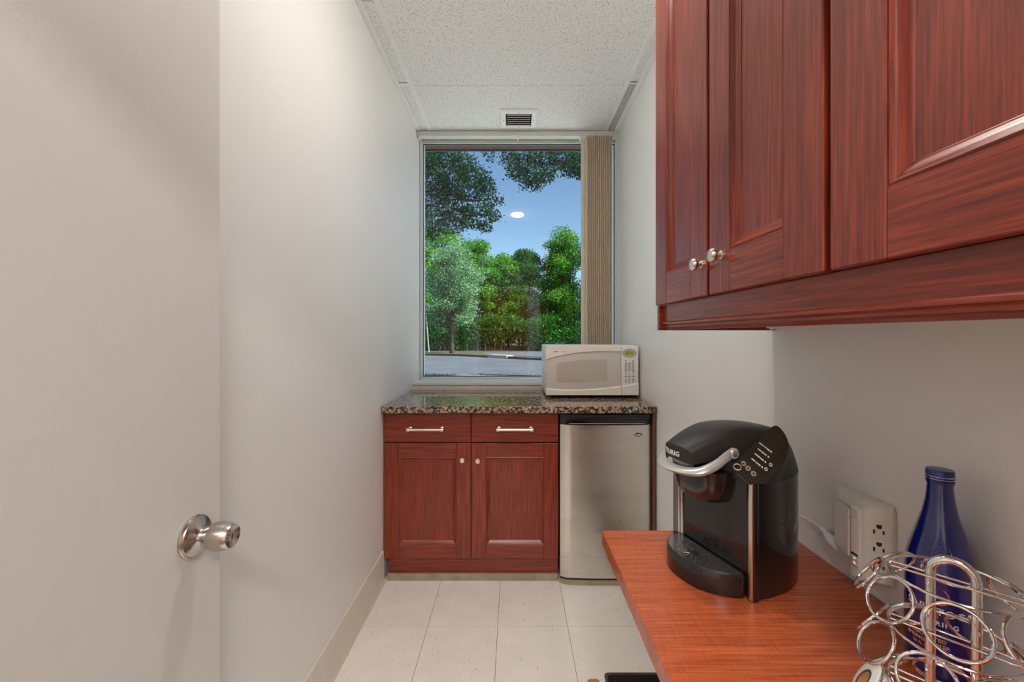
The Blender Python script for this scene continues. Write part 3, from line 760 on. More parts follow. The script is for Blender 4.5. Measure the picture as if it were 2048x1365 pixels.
# ------------------------------------------------------------------ coffee maker
CO = Vector((.4477, .925, DT)); CA = math.radians(-70.55)
cm = thing('coffee_maker', 'black single-cup coffee maker with silver handle on the desk', 'coffee maker', CO, CA)
ca, sa = math.cos(CA), math.sin(CA)
def cw(x, y, z):           # world -> coffee-maker local
    dx, dy = x - CO.x, y - CO.y; return (dx * ca + dy * sa, -dx * sa + dy * ca, z - DT)
def spline(pts, n=6, closed=False):
    P_ = [Vector(p) for p in pts]; out = []; N = len(P_)
    for i in range(N if closed else N - 1):
        p0 = P_[(i - 1) % N] if (closed or i > 0) else P_[0]; p1 = P_[i]; p2 = P_[(i + 1) % N]; p3 = P_[(i + 2) % N] if (closed or i < N - 2) else P_[-1]
        for k in range(n):
            t_ = k / n
            out.append(tuple(.5 * ((2 * p1) + (-p0 + p2) * t_ + (2 * p0 - 5 * p1 + 4 * p2 - p3) * t_ ** 2 + (-p0 + 3 * p1 - 3 * p2 + p3) * t_ ** 3)))
    if not closed: out.append(tuple(P_[-1]))
    return out
right = spline([(.117, .006), (.1195, .05), (.112, .11), (.085, .165), (.045, .195), (0, .205)], 6)
back = right + [(-a, b) for a, b in right[::-1][1:]]
ZS = .2385                                  # shoulder seam height above the desk
body_out = [(-.074, .0), (-.074, -.004), (.098, -.004)] + back[:]
body_out = [(.100, -.004)] + back[:-8] + [(-.110, .075), (-.078, .075), (-.078, -.004)]
obj('body', MB().loft([[(a, b, z) for a, b in body_out] for z in (.004, ZS)]), 'black_gloss', cm, local=True)
pil = rrect(.0995, .1185, -.0075, .010, .005)
obj('corner_trim', MB().loft([[(a, b, z) for a, b in pil] for z in (.001, ZS + .001)]), 'silver_plastic', cm, local=True)
for o in [cm.children[-1]]: o.data.materials[0] = MATS['black_gloss']
m = MB().loft([[(a, b, z) for a, b in rrect(.1055, .1155, -.0085, -.004, .002)] for z in (.003, ZS - .001)]); tag(obj('corner_strip', m, 'gold_nickel', cm, local=True), 'bright metallic corner strip')
# water tank on the far side
tk = [(-.080, -.006)] + [(-.080, .074), (-.108, .074)] + [(-.1195, .05), (-.1190, .012), (-.114, -.004), (-.106, -.008)]
obj('water_tank', MB().loft([[(a, b, z) for a, b in tk] for z in (.046, ZS - .001)]), 'tank_plastic', cm, local=True)
obj('tank_base', MB().loft([[(a, b, z) for a, b in tk] for z in (.001, .0455)]), 'black_plastic', cm, local=True)
m = MB()
for xx, yy in ((-.0815, -.0078), (-.090, -.0088)): m.box(xx - .0018, xx + .0018, yy, yy + .003, .05, ZS - .02)
obj('tank_ribs', m, 'outlet_shade', cm, local=True)
# drip tray
def tray_out(s=1.0):
    front = [(-.092 * s, -.010), (-.090 * s, -.032 * s), (-.070 * s, -.062 * s), (-.035 * s, -.082 * s), (0, -.086 * s), (.040 * s, -.079 * s), (.075 * s, -.054 * s), (.096 * s, -.024 * s), (.099 * s, -.010)]
    return spline(front, 6)
tr_ = tray_out(); tb = obj('drip_tray', MB().loft([[(a, b, z) for a, b in tr_] for z in (.001, .044)] + [[(a * .985, b * .985 - .0001, .0465) for a, b in tr_]]), 'black_gloss', cm, local=True)
tin = [(a * .95, b * .95 - .0003) for a, b in tr_]
obj('tray_plate', MB().loft([[(a, b, z) for a, b in tin] for z in (.0462, .0482)]), 'silver_plastic', tb, local=True)
tb.children[-1].data.materials[0] = plain('tray_steel', (0.34, 0.34, 0.33), 0.20, 0.9, vary=0.15)
# slots raying out around a star-shaped hole
m = MB(); sc_ = (.0, -.043)
star = []
for k in range(10):
    r_ = .0115 if k % 2 == 0 else .0048; a = 2 * PI * k / 10 + .3; star.append((sc_[0] + r_ * math.cos(a) * 1.2, sc_[1] + r_ * math.sin(a) * .8))
m.prism(star, .0481, .0486); obj('star_hole', m, 'black_print', tb, local=True)
m = MB(); m2 = MB()
for k in range(22):
    a = 2 * PI * k / 22 + .07
    for r0, r1 in ((.016, .023), (.025, .032), (.034, .041)):
        if k % 2 and r0 > .03: continue
        ux, uy = math.cos(a), math.sin(a)
        p = [(sc_[0] + 1.25 * r * ux - w * uy, sc_[1] + .72 * r * uy + w * ux) for r, w in ((r0, -.0015), (r1, -.0015), (r1, .0013), (r0, .0013))]
        if max(q[1] for q in p) > -.013 or min(q[1] for q in p) < -.076: continue
        m.prism(p, .0481, .0486)
        p2 = [(sc_[0] + 1.25 * r * ux - w * uy, sc_[1] + .72 * r * uy + w * ux) for r, w in ((r0, .0013), (r1, .0013), (r1, .0021), (r0, .0021))]
        m2.prism(p2, .0481, .0489)
obj('drain_slots', m, 'black_print', tb, local=True); obj('slot_rims', m2, 'nickel_white', tb, local=True)
# brew head: funnel under the lid
def head_out(hw, yf, yb=.0):
    pts = [(-hw, yb), (-hw, yf * .35), (-hw * .86, yf * .72), (-hw * .5, yf * .95), (0, yf), (hw * .5, yf * .95), (hw * .86, yf * .72), (hw, yf * .35), (hw, yb)]
    return spline(pts, 5)
hd = [(.048, -.048, .176), (.056, -.058, .180), (.062, -.064, .190), (.067, -.070, .215), (.070, -.073, .2385), (.070, -.075, .247)]
hd_o = obj('brew_head', MB().loft([[(a, b, z) for a, b in head_out(hw, yf, -.002)] for hw, yf, z in hd]), 'black_gloss', cm, local=True)
# dome above the seam
outl = spline([(.1195, .006)] + [(a, b) for a, b in back[6::5]] + [(-.1195, .006), (-.075, -.010), (0, -.012), (.075, -.010)], 4, closed=True)
def pz(x, y): return .2415 - .45 * (x - .112) + .44 * y
cx0, cy0 = 0.0, .075; rings = []
rings.append([(a, b, ZS + .0008) for a, b in outl])
for t_ in (1.0, .985, .965, .94, .91, .87, .82, .75, .66, .54, .4, .22, .08):
    rings.append([(cx0 + (a - cx0) * t_, cy0 + (b - cy0) * t_, min(ZS + .003 + .083 * (1 - t_ ** 7), max(ZS + .0025, pz(abs(cx0 + (a - cx0) * t_), cy0 + (b - cy0) * t_) - .0015))) for a, b in outl])
dm = obj('top_shell', MB().loft(rings), 'black_textured', cm, local=True)
# lid: arched band over the head
def arch(y): 
    t_ = (y - .045) / .142
    return .333 - .040 * abs(t_) ** 2.1 if y < .045 else .333 - .024 * abs((y - .045) / .15) ** 2.2
rows = []; nU = 26
for i in range(nU + 1):
    y = -.090 + .262 * i / nU
    hw = (.040 + .014 * min(1, i / 9)) if i < 16 else .054 - .014 * ((i - 16) / (nU - 16)) ** 2
    z = arch(y); base = min(z - .014, .262 + .012 * min(1, max(0, (y + .09) / .1)))
    fr_ = 0.0
    prof = [(-hw, base), (-hw, z - .013), (-hw + .003, z - .007), (-hw + .012, z - .002), (-hw * .4, z + .001), (0, z + .0018), (hw * .4, z + .001), (hw - .012, z - .002), (hw - .003, z - .007), (hw, z - .013), (hw, base)]
    rows.append([(x, y - (.014 * (1 - (x / hw) ** 2) if i == 0 else .013 * (1 - (x / hw) ** 2) * max(0, 1 - i / 5)), zz) for x, zz in prof])
ld = obj('lid', MB().loft(rows), 'black_textured', cm, local=True, ang=50)
lf = lambda x, y, c: (x * .92 - .008, -.1048 + .014 * ((x - .008) / .040) ** 2 - c, y + .2790)
text('lettering', 'KEURIG', .0146, 'white_print', ld, lf, bold=.0002, sub=True, space=1.12)
# silver lifting handle around the front
hh = [(.062, .000, .285), (.0665, -.022, .279), (.068, -.052, .265), (.060, -.084, .2535), (.036, -.104, .249)]
hp = spline(hh + [(0, -.112, .248)] + [(-a, b, c) for a, b, c in hh[::-1]], 6)
m = MB(); rings = []
for i, p in enumerate(hp):
    a = Vector(hp[max(0, i - 1)]); b = Vector(hp[min(len(hp) - 1, i + 1)]); t_ = (b - a).normalized(); nrm = Vector((t_.y, -t_.x, 0)).normalized()
    s_ = min(i, len(hp) - 1 - i) / (len(hp) / 2)
    wd = .004 + .017 * s_ ** 1.3; ht_ = .0115 - .0055 * s_
    P_ = Vector(p); up = Vector((0, 0, 1))
    q = [(-wd * .75, ht_), (-.1 * wd, ht_ * 1.05), (wd * .4, ht_ * .5), (wd * .6, -ht_ * .1), (wd * .3, -ht_ * .9), (-wd * .75, -ht_)]
    rings.append([tuple(P_ + nrm * (-a_) + up * b_) for a_, b_ in q])
m.loft(rings)
hn = obj('handle', m, 'silver_plastic', cm, local=True, ang=50)
for sgn in (1, -1):
    obj('hinge_cap', MB().lathe([(.0115, 0), (.0115, .006), (.0095, .008)], 24, Matrix.Translation((sgn * .0605, .000, .285)) @ Matrix.Rotation(sgn * PI / 2, 4, 'Y')), 'silver_plastic', hn, local=True)
    obj('hinge_pin', MB().lathe([(.007, .0075), (.007, .0086), (.0035, .0095)], 20, Matrix.Translation((sgn * .0605, .000, .285)) @ Matrix.Rotation(sgn * PI / 2, 4, 'Y')), 'gold_nickel', hn, local=True)
# slanting control panel on the near shoulder

pan = spline([(.114, -.006), (.120, .035), (.116, .075), (.100, .112), (.076, .134), (.050, .138), (.052, .095), (.058, .05), (.064, .008), (.070, -.010), (.092, -.010)], 5, closed=True)
hou = [(.0 + (a - .088) * 1.03 + .088, (b - .05) * 1.03 + .05) for a, b in pan]
pc = obj('control_housing', MB().loft([[(a, b, ZS - .0005) for a, b in hou], [(a, b, pz(a, b) - .001) for a, b in hou]]), 'black_textured', cm, local=True)
obj('control_panel', MB().loft([[(a, b, pz(a, b) - .0012) for a, b in pan], [(a, b, pz(a, b) + .0006) for a, b in pan]]), 'panel_glass', pc, local=True)
def pfn(x0, y0, ang_=0.0):
    c_, s_ = math.cos(ang_), math.sin(ang_)
    return lambda a, b, c: (x0 + a * c_ - b * s_, y0 + a * s_ + b * c_, pz(x0 + a * c_ - b * s_, y0 + a * s_ + b * c_) + .0009 + c)
def ringmesh(x0, y0, r0, r1, n=28):
    m = MB(); A = [(x0 + r1 * math.cos(2 * PI * k / n), y0 + r1 * math.sin(2 * PI * k / n)) for k in range(n)]; B = [(x0 + r0 * math.cos(2 * PI * k / n), y0 + r0 * math.sin(2 * PI * k / n)) for k in range(n)]
    m.loft([[(a, b, pz(a, b) + .0006) for a, b in A], [(a, b, pz(a, b) + .0022) for a, b in A], [(a, b, pz(a, b) + .0022) for a, b in B], [(a, b, pz(a, b) + .0006) for a, b in B]], False, False); return m
for x0, y0 in ((.0755, .014), (.0880, .013), (.1015, .012)):
    obj('brew_button', ringmesh(x0, y0, .0026, .0050), 'nickel_white', pc, local=True)
obj('power_ring', ringmesh(.0740, -.001, .0066, .0072), 'grey_cream', pc, local=True)
for k, s in enumerate(('ADD WATER', 'PREHEATING', 'NOT READY', 'READY TO BREW')):
    text('lettering', s, .0036, 'white_print', pc, pfn(.087 - .0042 * k, .036 + .0140 * k), bold=.0002)
for k in range(4):
    x0, y0 = .1005 - .0042 * k, .036 + .0140 * k
    obj('status_mark', ringmesh(x0 + .001, y0, .0004, .0014, 10), 'white_print', pc, local=True)
for x0, y0 in ((.1085, .038), (.1070, .053)):
    obj('size_button', ringmesh(x0, y0, .0022, .0032, 18), 'grey_cream', pc, local=True)
# mains cord to the outlet block
p_ = [(.655, 1.005, .845), (.69, 1.03, .852), (.715, 1.01, .848), (.728, .985, .843), (.733, .965, .839)]
cd = obj('power_cord', MB().tube([cw(*q) for q in spline(p_, 8)], .0034, 10), 'white_plastic', cm, local=True)
pp = [(.733, .968, .8395), (.732, .957, .838), (.731, .950, .836), (.729, .938, .832), (.728, .925, .829), (.727, .905, .826), (.727, .895, .825)]
obj('plug', MB().tube([cw(*q) for q in pp], [.0045, .0075, .0062, .011, .0135, .0135, .012], 14), 'white_plastic', cd, local=True)

# ------------------------------------------------------------------ outlet block on the wall
ob = thing('outlet_adapter', 'cream six-way plug-in outlet block with indicator lights on the wall', 'surge protector', (WR, .85, .89))
bz0, bz1 = .812, .950
cs = [(WR - .001, .788), (.735, .786), (.7015, .808), (.700, .836), (.7035, .842), (.716, .90), (.728, .921), (WR - .001, .922)]
m = MB(); m.loft([[(a, b, z) for a, b in cs] for z in (bz0, .940)] + [[(WR - .001 if a > .74 else a + (.745 - a) * f_, b + (.855 - b) * g_, z) for a, b in cs] for f_, g_, z in ((.12, .02, .953), (.42, .06, .962), (.75, .10, .965))])
obj('block', m, 'outlet_plastic', ob)
obj('spine', MB().box(.6925, .712, .812, .8365, bz0 - .006, .951, .004), 'outlet_plastic', ob)
fl_ = MB(); fl_.loft([[(.6970, .8405, z), (.711, .893, z), (.7075, .895, z), (.693, .8415, z)] for z in (.842, .938)])
obj('side_cover', fl_, 'outlet_plastic', ob)
# angled face with three outlets
pA, pB = Vector((.7015, .808)), Vector((.735, .786)); ed = (pB - pA); L_ = ed.length; ed = ed.normalized(); nn = Vector((-(-ed.y), -ed.x)) ; nn = Vector((ed.y, -ed.x))
if nn.x > 0: nn = -nn
def of(u, z, d): q = pA + ed * u + nn * d; return (q.x, q.y, z)
for k in range(3):
    z0 = .9165 - .0345 * k
    fm = MB(lambda p: of(p[0], p[1], p[2])); fm.prism(rrect(.002, L_ - .0015, z0 - .0165, z0 + .0165, .001), -.001, .0012)
    f_ = obj('outlet_face', fm, 'outlet_plastic', ob)
    sm = MB(lambda p: of(p[0], p[1], p[2]))
    sm.box(.0105, .0135, z0 - .0085, z0 - .0005, .0011, .0016).box(.0245, .0275, z0 - .0075, z0 - .0005, .0011, .0016)
    sm.prism([(.0155, z0 + .010)] + [(.0195 + .004 * math.cos(a), z0 + .006 + .004 * math.sin(a)) for a in np.linspace(PI, 2 * PI, 8)] + [(.0235, z0 + .010)], .0011, .0016)
    obj('slots', sm, 'black_print', f_)
oo = worigin(ob)
obj('logo_bar', MB().box(.6918, .6926, .8165, .8325, .8525, .8565), 'black_print', ob)
m = MB().lathe([(.0022, -.0004), (.0022, .0010), (.001, .0016)], 14, Matrix.Translation((.6925, .8245, .8465)) @ Matrix.Rotation(-PI / 2, 4, 'Y')); obj('green_lamp', m, 'led_green', ob)
m = MB().lathe([(.0028, -.0004), (.0028, .0010), (.001, .0018)], 14, Matrix.Translation((.6925, .8245, .8370)) @ Matrix.Rotation(-PI / 2, 4, 'Y')); obj('red_lamp', m, 'led_red', ob)
obj('print_lines', MB().box(.6918, .6926, .8175, .8315, .8416, .8428).box(.6918, .6926, .8175, .8315, .8305, .8317), 'grey_print', ob)
m = MB()
for k in range(4): m.box(.6917, .6927, .818, .831, .928 + .0045 * k, .9295 + .0045 * k)
obj('vent_lines', m, 'outlet_shade', ob)

# ------------------------------------------------------------------ blue bottle
BX, BY, BR = .690, .657, .0425
bt = thing('water_bottle', 'cobalt blue glass water bottle with a blue screw cap on the desk', 'bottle', (BX, BY, DT))
Mb = Matrix.Translation((0, 0, 0))
prof = [(.0, .004), (.030, .002), (.036, .0), (.0405, .003), (BR, .010), (BR, .150), (.0418, .165), (.0392, .182), (.0340, .203), (.0275, .226), (.0215, .249), (.0178, .270), (.0160, .287), (.0155, .298), (.0170, .299), (.0170, .303)]
bg_ = obj('glass', MB().lathe(prof, 56, Mb), 'cobalt_glass', bt, local=True)
cap = obj('cap', MB().lathe([(.0170, .3035), (.0172, .304), (.0172, .318), (.0160, .3205), (.0, .321)], 40, Mb), 'cobalt_glass', bt, local=True)
cap.data.materials[0] = plain('cap_blue', (0.035, 0.055, 0.22), 0.25, 0.5, vary=0.1)
m = MB()
for z in (.3065, .3105): m.tube([(.0174 * math.cos(2 * PI * k / 40), .0174 * math.sin(2 * PI * k / 40), z) for k in range(40)], .0006, 6, True)
obj('cap_ridges', m, 'chrome', cap, local=True)
view = math.atan2(0 - BY, 0 - BX)
def bfn(zc, off=0.0, r=BR + .0004): return lambda x, y, c: ((r + c) * math.cos(view + off + x / BR), (r + c) * math.sin(view + off + x / BR), zc + y)
def btext(s, size, zc, mat, off=0.0, space=1.0, bold=0.0): text('lettering', s, size, mat, bg_, bfn(zc, off), space=space, bold=bold, sub=True)
btext('SARATOGA', .0152, .108, 'white_print', -0.03, 1.02)
btext('SPRING', .0095, .090, 'white_print', 0.05, 1.25, .0002)
btext('CARBONATED', .0072, .064, 'orange_print', -.42, 1.05, .0002)
btext('SPRING WATER', .0072, .0555, 'orange_print', -.36, 1.05, .0002)
btext('28 FL OZ', .0060, .047, 'orange_print', -.5); btext('(828 mL)', .0055, .039, 'orange_print', -.4)
cr = [(.012 * math.sin(t_) , .132 + .013 * math.cos(t_ * 1.0)) for t_ in np.linspace(.5, 5.6, 22)]
m = MB(); m.tube([((BR + .0002) * math.cos(view - .05 + a / BR), (BR + .0002) * math.sin(view - .05 + a / BR), b) for a, b in cr], .0007, 6); obj('printed_emblem', m, 'orange_print', bg_, local=True)
def rad(z): return float(np.interp(z, [p[1] for p in prof[4:]], [p[0] for p in prof[4:]]))
m = MB()
for (r_, cz_) in ((.009, .193), (.0055, .193)):
    pts = []
    for k in range(28):
        a = 2 * PI * k / 28; zz = cz_ + r_ * 1.15 * math.sin(a); th_ = view + .02 + r_ * .8 * math.cos(a) / rad(zz); pts.append((rad(zz) * math.cos(th_), rad(zz) * math.sin(th_), zz))
    m.tube(pts, .0008, 6, True)
for q in (-1, 1):
    pts = []
    for k in range(12):
        zz = .174 + .004 * k; th_ = view + .02 + q * (.013 - .002 * abs(k - 5) / 2) / rad(zz); pts.append((rad(zz) * math.cos(th_), rad(zz) * math.sin(th_), zz))
    m.tube(pts, .0007, 6)
obj('embossed_crest', m, 'cobalt_glass', bg_, local=True)

# ------------------------------------------------------------------ chrome pod carousel
KX, KY = .516, .477
kc = thing('pod_carousel', 'chrome wire coffee pod carousel with three tiers of rings on the desk', 'rack', (KX, KY, DT))
RR, LRr, EL = .0555, .0255, math.radians(33)
ba = math.radians(133)
def pol(r, a, z): return (r * math.cos(a), r * math.sin(a), z)
pm = MB(); hw_ = .0185; hd = Vector((math.cos(ba), math.sin(ba), 0))
hpts = [tuple(hd * hw_ + Vector((0, 0, z))) for z in (.006, .12, .252 - .0)] + [tuple(hd * hw_ * math.cos(t_) + Vector((0, 0, .254 + hw_ * math.sin(t_)))) for t_ in np.linspace(.15, PI - .15, 12)] + [tuple(-hd * hw_ + Vector((0, 0, z))) for z in (.252, .12, .006)]
obj('handle_post', pm.tube(hpts, .0048, 14), 'chrome', kc, local=True)
tiers = [(.248, math.radians(0)), (.181, math.radians(-17)), (.113, math.radians(6))]
for zt, off in tiers:
    tr = obj('tier_ring', MB().tube([pol(RR, 2 * PI * k / 56, zt) for k in range(56)], .0017, 10, True), 'chrome', kc, local=True)
    sp = MB(); nv = Vector((-math.sin(ba), math.cos(ba), 0))
    for q in (-.0065, .0065):
        h_ = math.sqrt(RR ** 2 - q * q); sp.tube([tuple(nv * q + hd * h_ + Vector((0, 0, zt))), tuple(nv * q - hd * h_ + Vector((0, 0, zt)))], .0014, 8)
    obj('spoke', sp, 'chrome', tr, local=True)
    for k in range(8):
        a = off + k * PI / 4
        o_ = Vector((math.cos(a), math.sin(a), 0)); t_ = Vector((-math.sin(a), math.cos(a), 0)); up = Vector((0, 0, 1))
        u_ = up * math.cos(EL) - o_ * math.sin(EL)
        c_ = o_ * .0745 + up * (zt - .0205)
        obj('pod_ring', MB().tube([tuple(c_ + (t_ * math.cos(b) + u_ * math.sin(b)) * LRr) for b in np.linspace(0, 2 * PI, 41)[:-1]], .0019, 10, True), 'chrome', tr, local=True)
bs = MB().tube([pol(.078, 2 * PI * k / 56, .0042) for k in range(56)], .0026, 10, True)
for q in (0, PI / 2): bs.tube([pol(.078, q + ba, .0042), pol(.078, q + ba + PI, .0042)], .0022, 8)
obj('base_ring', bs, 'chrome', kc, local=True)
# the pod held in the lowest tier
a = tiers[2][1] + 3 * PI / 4; zt = tiers[2][0]
o_ = Vector((math.cos(a), math.sin(a), 0)); up = Vector((0, 0, 1)); t_ = Vector((-math.sin(a), math.cos(a), 0))
n_ = o_ * math.cos(EL) + up * math.sin(EL); u_ = up * math.cos(EL) - o_ * math.sin(EL)
c_ = Vector((KX, KY, DT)) + o_ * .0745 + up * (zt - .0205) + n_ * .0025
pod = thing('coffee_pod', 'white coffee pod with an orange printed lid held in the wire carousel', 'coffee pod', c_)
Mp = Matrix((t_, u_, n_)).transposed().to_4x4()
obj('cup', MB().lathe([(.0175, -.040), (.0185, -.039), (.0215, -.004), (.0255, -.0015), (.0258, .0005), (.0250, .0015)], 36, Mp), 'pod_white', pod, local=True)
ldp = obj('lid', MB().lathe([(.0248, .0014), (.0240, .0019), (.0, .0020)], 36, Mp), 'pod_white', pod, local=True)
obj('lid_ring', MB(lambda p: tuple(Mp @ Vector(p))).loft([[(r * math.cos(b) + .003, r * math.sin(b) - .003, h) for b in np.linspace(0, 2 * PI, 33)[:-1]] for r, h in ((.0150, .0019), (.0150, .0023), (.0112, .0023), (.0112, .0019))], False, False), 'pod_ring', ldp, local=True)
obj('lid_picture', MB(lambda p: tuple(Mp @ Vector(p))).loft([[(r * math.cos(b) + .003, r * math.sin(b) - .003, h) for b in np.linspace(0, 2 * PI, 33)[:-1]] for r, h in ((.0105, .0019), (.0105, .0024))]), 'pod_label', ldp, local=True)

# ------------------------------------------------------------------ outside
GZ = -0.25
struct('soffit', 'dark maroon roof edge outside above the window', MB().box(-.90, .95, 3.036, 3.155, 2.775, 3.0).box(-3.2, 3.2, 3.155, 3.235, 2.775, 3.2).box(-3.2, 3.2, 3.235, 3.252, 2.768, 3.2), 'maroon_paint')
struct('ground', 'woodland ground under the trees beyond the parking lot', MB().box(-90, 90, 3.2, 140, GZ - .2, GZ - .02), 'forest_floor')
struct('parking_lot', 'pale grey asphalt parking lot outside the window', MB().prism([(-60, 10), (60, 10), (60, 21), (1.7, 24.4), (-3.9, 29.5), (-14, 33), (-60, 34)], GZ - .1, GZ), 'asphalt')
struct('road', 'grey asphalt road strip beyond the kerb', MB().prism([(-2.5, 31.5), (2, 28), (60, 24.5), (60, 36), (3, 36.5), (-2.5, 35.5)], GZ - .1, GZ + .02), 'asphalt')
tag(obj('kerb', MB().prism([(-60, 34.0), (-14, 33.0), (-3.9, 29.5), (-1.80, 27.58), (-1.35, 27.96), (-3.7, 30.1), (-13.9, 33.6), (-60, 34.6)], GZ - .02, GZ + .14).prism([(-.40, 26.3), (1.7, 24.4), (60, 21), (60, 21.6), (1.9, 25.1), (.10, 26.74)], GZ - .02, GZ + .14), 'curb_dark'), 'dark kerb at the far edge of the parking lot', 'kerb')
tag(obj('kerb_inlet', MB().prism([(-1.74, 27.50), (-.46, 26.35), (.0, 26.80), (-1.32, 27.90)], GZ - .02, GZ + .20), 'walk'), 'pale concrete inlet block set in the dark kerb', 'block')
struct('sidewalk', 'pale concrete walk at the near edge of the parking lot', MB().prism([(-14, 19.5), (-1.5, 15.2), (6, 13.4), (6, 12.6), (-1.5, 14.2), (-14, 18.3)], GZ - .02, GZ + .04), 'walk')
lw = MB().prism([(-16, 18.5), (-1.5, 14.25), (6, 12.65), (6, 9.6), (-16, 9.6)], GZ - .05, GZ + .05)
struct('bounce_paving', 'unseen pale paving added outside to bounce sunlight into the room', MB().box(-12, 12, 3.16, 9.5, GZ - .05, GZ + .055), 'concrete')  # out of view, kept pale to bounce daylight up to the ceiling
struct('lawn', 'strip of grass before the concrete walk outside', lw, plain('lawn_green', (0.08, 0.14, 0.05), 0.95, vary=0.4))

LEAF = {}
def leaf_cloud(name, parent, mat, centers, radii, counts, size, shape='quad', flat=0.0, seed=0):
    """many small leaves scattered through a set of ellipsoids, one mesh"""
    r = np.random.default_rng(seed)
    C_ = []
    for c, rad_, n in zip(centers, radii, counts):
        d = r.normal(size=(n, 3)); d /= np.linalg.norm(d, axis=1)[:, None]
        rr_ = r.uniform(0.12, 1.0, n) ** 0.45 * (1 + 0.16 * np.abs(r.normal(size=n)) ** 1.5)
        C_.append(np.asarray(c) + d * rr_[:, None] * np.asarray(rad_))
    C_ = np.concatenate(C_); n = len(C_)
    a = r.normal(size=(n, 3)); a[:, 2] *= .6; a /= np.linalg.norm(a, axis=1)[:, None]
    h = r.normal(size=(n, 3)); b = np.cross(a, h); b /= np.linalg.norm(b, axis=1)[:, None]
    s = size * r.uniform(.6, 1.35, n)[:, None]
    if shape == 'quad':
        pl = np.array([(1, 0), (0, .55), (-1, 0), (0, -.55)])
    else:   # five-lobed maple leaf
        pl = []
        for k in range(5):
            an = -1.9 + 3.8 * k / 4; rr2 = (0.75, .95, 1.15, .95, .75)[k]
            pl.append((rr2 * math.cos(an), rr2 * math.sin(an)))
            if k < 4:
                an2 = an + .475; pl.append((.42 * math.cos(an2), .42 * math.sin(an2)))
        pl.append((-.35, 0)); pl = np.array(pl)
    K = len(pl)
    V = (C_[:, None, :] + s[:, None, :] * (pl[None, :, 0:1] * a[:, None, :] + pl[None, :, 1:2] * b[:, None, :])).reshape(-1, 3)
    if parent: V = V - np.array(worigin(parent))
    me = bpy.data.meshes.new(name); me.vertices.add(n * K); me.vertices.foreach_set('co', V.astype(np.float32).ravel())
    me.loops.add(n * K); me.loops.foreach_set('vertex_index', np.arange(n * K, dtype=np.int32))
    me.polygons.add(n); me.polygons.foreach_set('loop_start', np.arange(0, n * K, K, dtype=np.int32)); me.polygons.foreach_set('loop_total', np.full(n, K, dtype=np.int32))
    me.update(calc_edges=True)
    o = link(name, me, mat, parent); o['kind'] = 'stuff'; return o

def tree(label, x, y, h, w, crown_lo, mat, n, seed, bark='bark', tr=.16, size=.2, blobs=14):
    r = random.Random(seed)
    t_ = thing('tree', label, 'tree', (x, y, GZ - .02))
    top = GZ + h
    tk_ = [(x, y, GZ - .02), (x + r.uniform(-.15, .15), y, GZ + h * .3), (x + r.uniform(-.3, .3), y, GZ + h * .6), (x + r.uniform(-.3, .3), y, top - h * .08)]
    obj('trunk', MB().tube(spline(tk_, 4), [tr * (1 - .8 * i / 12) for i in range(13)], 8), bark, t_)
    m = MB()
    cs_, rs_ = [], []
    for k in range(blobs):
        u = r.random(); z = crown_lo + (top - crown_lo) * (0.12 + .82 * u)
        f_ = math.sin(PI * min(1, .18 + .74 * u)) ** .7
        an = r.uniform(0, 2 * PI); ro = w * .5 * f_ * r.uniform(.2, .92)
        c = (x + ro * math.cos(an), y + ro * math.sin(an), z)
        cs_.append(c); q = w * r.uniform(.07, .19); rs_.append((q * r.uniform(.8, 1.3), q * r.uniform(.8, 1.3), q * r.uniform(.55, .95)))
        b0 = Vector((x, y, max(GZ + h * .15, z - w * .3))); m.tube([tuple(b0), tuple((b0 + Vector(c)) / 2 + Vector((0, 0, .15))), c], [tr * .35, tr * .22, tr * .08], 5)
    obj('branches', m, bark, t_)
    wts = np.array([q[0] ** 2 for q in rs_]); cnt = (n * wts / wts.sum()).astype(int)
    leaf_cloud('foliage', t_, mat, cs_, rs_, cnt, size, seed=seed)
    return t_
# (label, x, y, height, crown width, crown bottom, leaf material, leaves)
tree('pale silvery green tree standing at the parking lot kerb', -4.85, 32.0, 8.6, 5.2, 1.5, 'leaf_birch', 30000, 11, tr=.2, size=.068, blobs=64)
specs = [('bright green tree at the edge of the woods, behind the silvery tree', -7.2, 40, 12.3, 6.2, 2.5, 'leaf_mid'),
         ('tall green tree rising above the silvery tree at the parking lot', -3.9, 42, 11.4, 5.6, 3.0, 'leaf_mid'),
         ('low bushy tree in the dip of the tree line under open sky', -1.0, 43, 10.3, 5.0, 2.0, 'leaf_mid'),
         ('dark slender tree just beside the dip of the tree line', 1.7, 44, 11.1, 6.0, 1.5, 'leaf_dark'),
         ('tall broad green tree behind the microwave and beside the blind', 5.0, 43, 12.9, 5.8, 1.5, 'leaf_mid'),
         ('dark green tree hidden mostly behind the stacked blind', 9.2, 42, 13.2, 6.4, 1.5, 'leaf_dark'),
         ('dark green tree at the outer end of the tree line by the window frame', -11.6, 41, 12.0, 6.4, 1.0, 'leaf_dark'),
         ('deep green tree filling the woods behind the open dip', -.6, 50, 11.2, 7.5, .5, 'leaf_dark'),
         ('deep green tree filling the woods behind the tall broad tree', 5.6, 50, 13.0, 8.0, .5, 'leaf_dark'),
         ('deep green tree filling the woods behind the bright green tree', -6.5, 50, 12.5, 8.0, .5, 'leaf_dark')]
for i, (lb, x, y, h, w, lo, mt) in enumerate(specs):
    tree(lb, x, y, h, w, lo, mt, 27000 if y < 46 else 11000, 30 + i, size=.088 if y < 46 else .15, blobs=64 if y < 46 else 40)
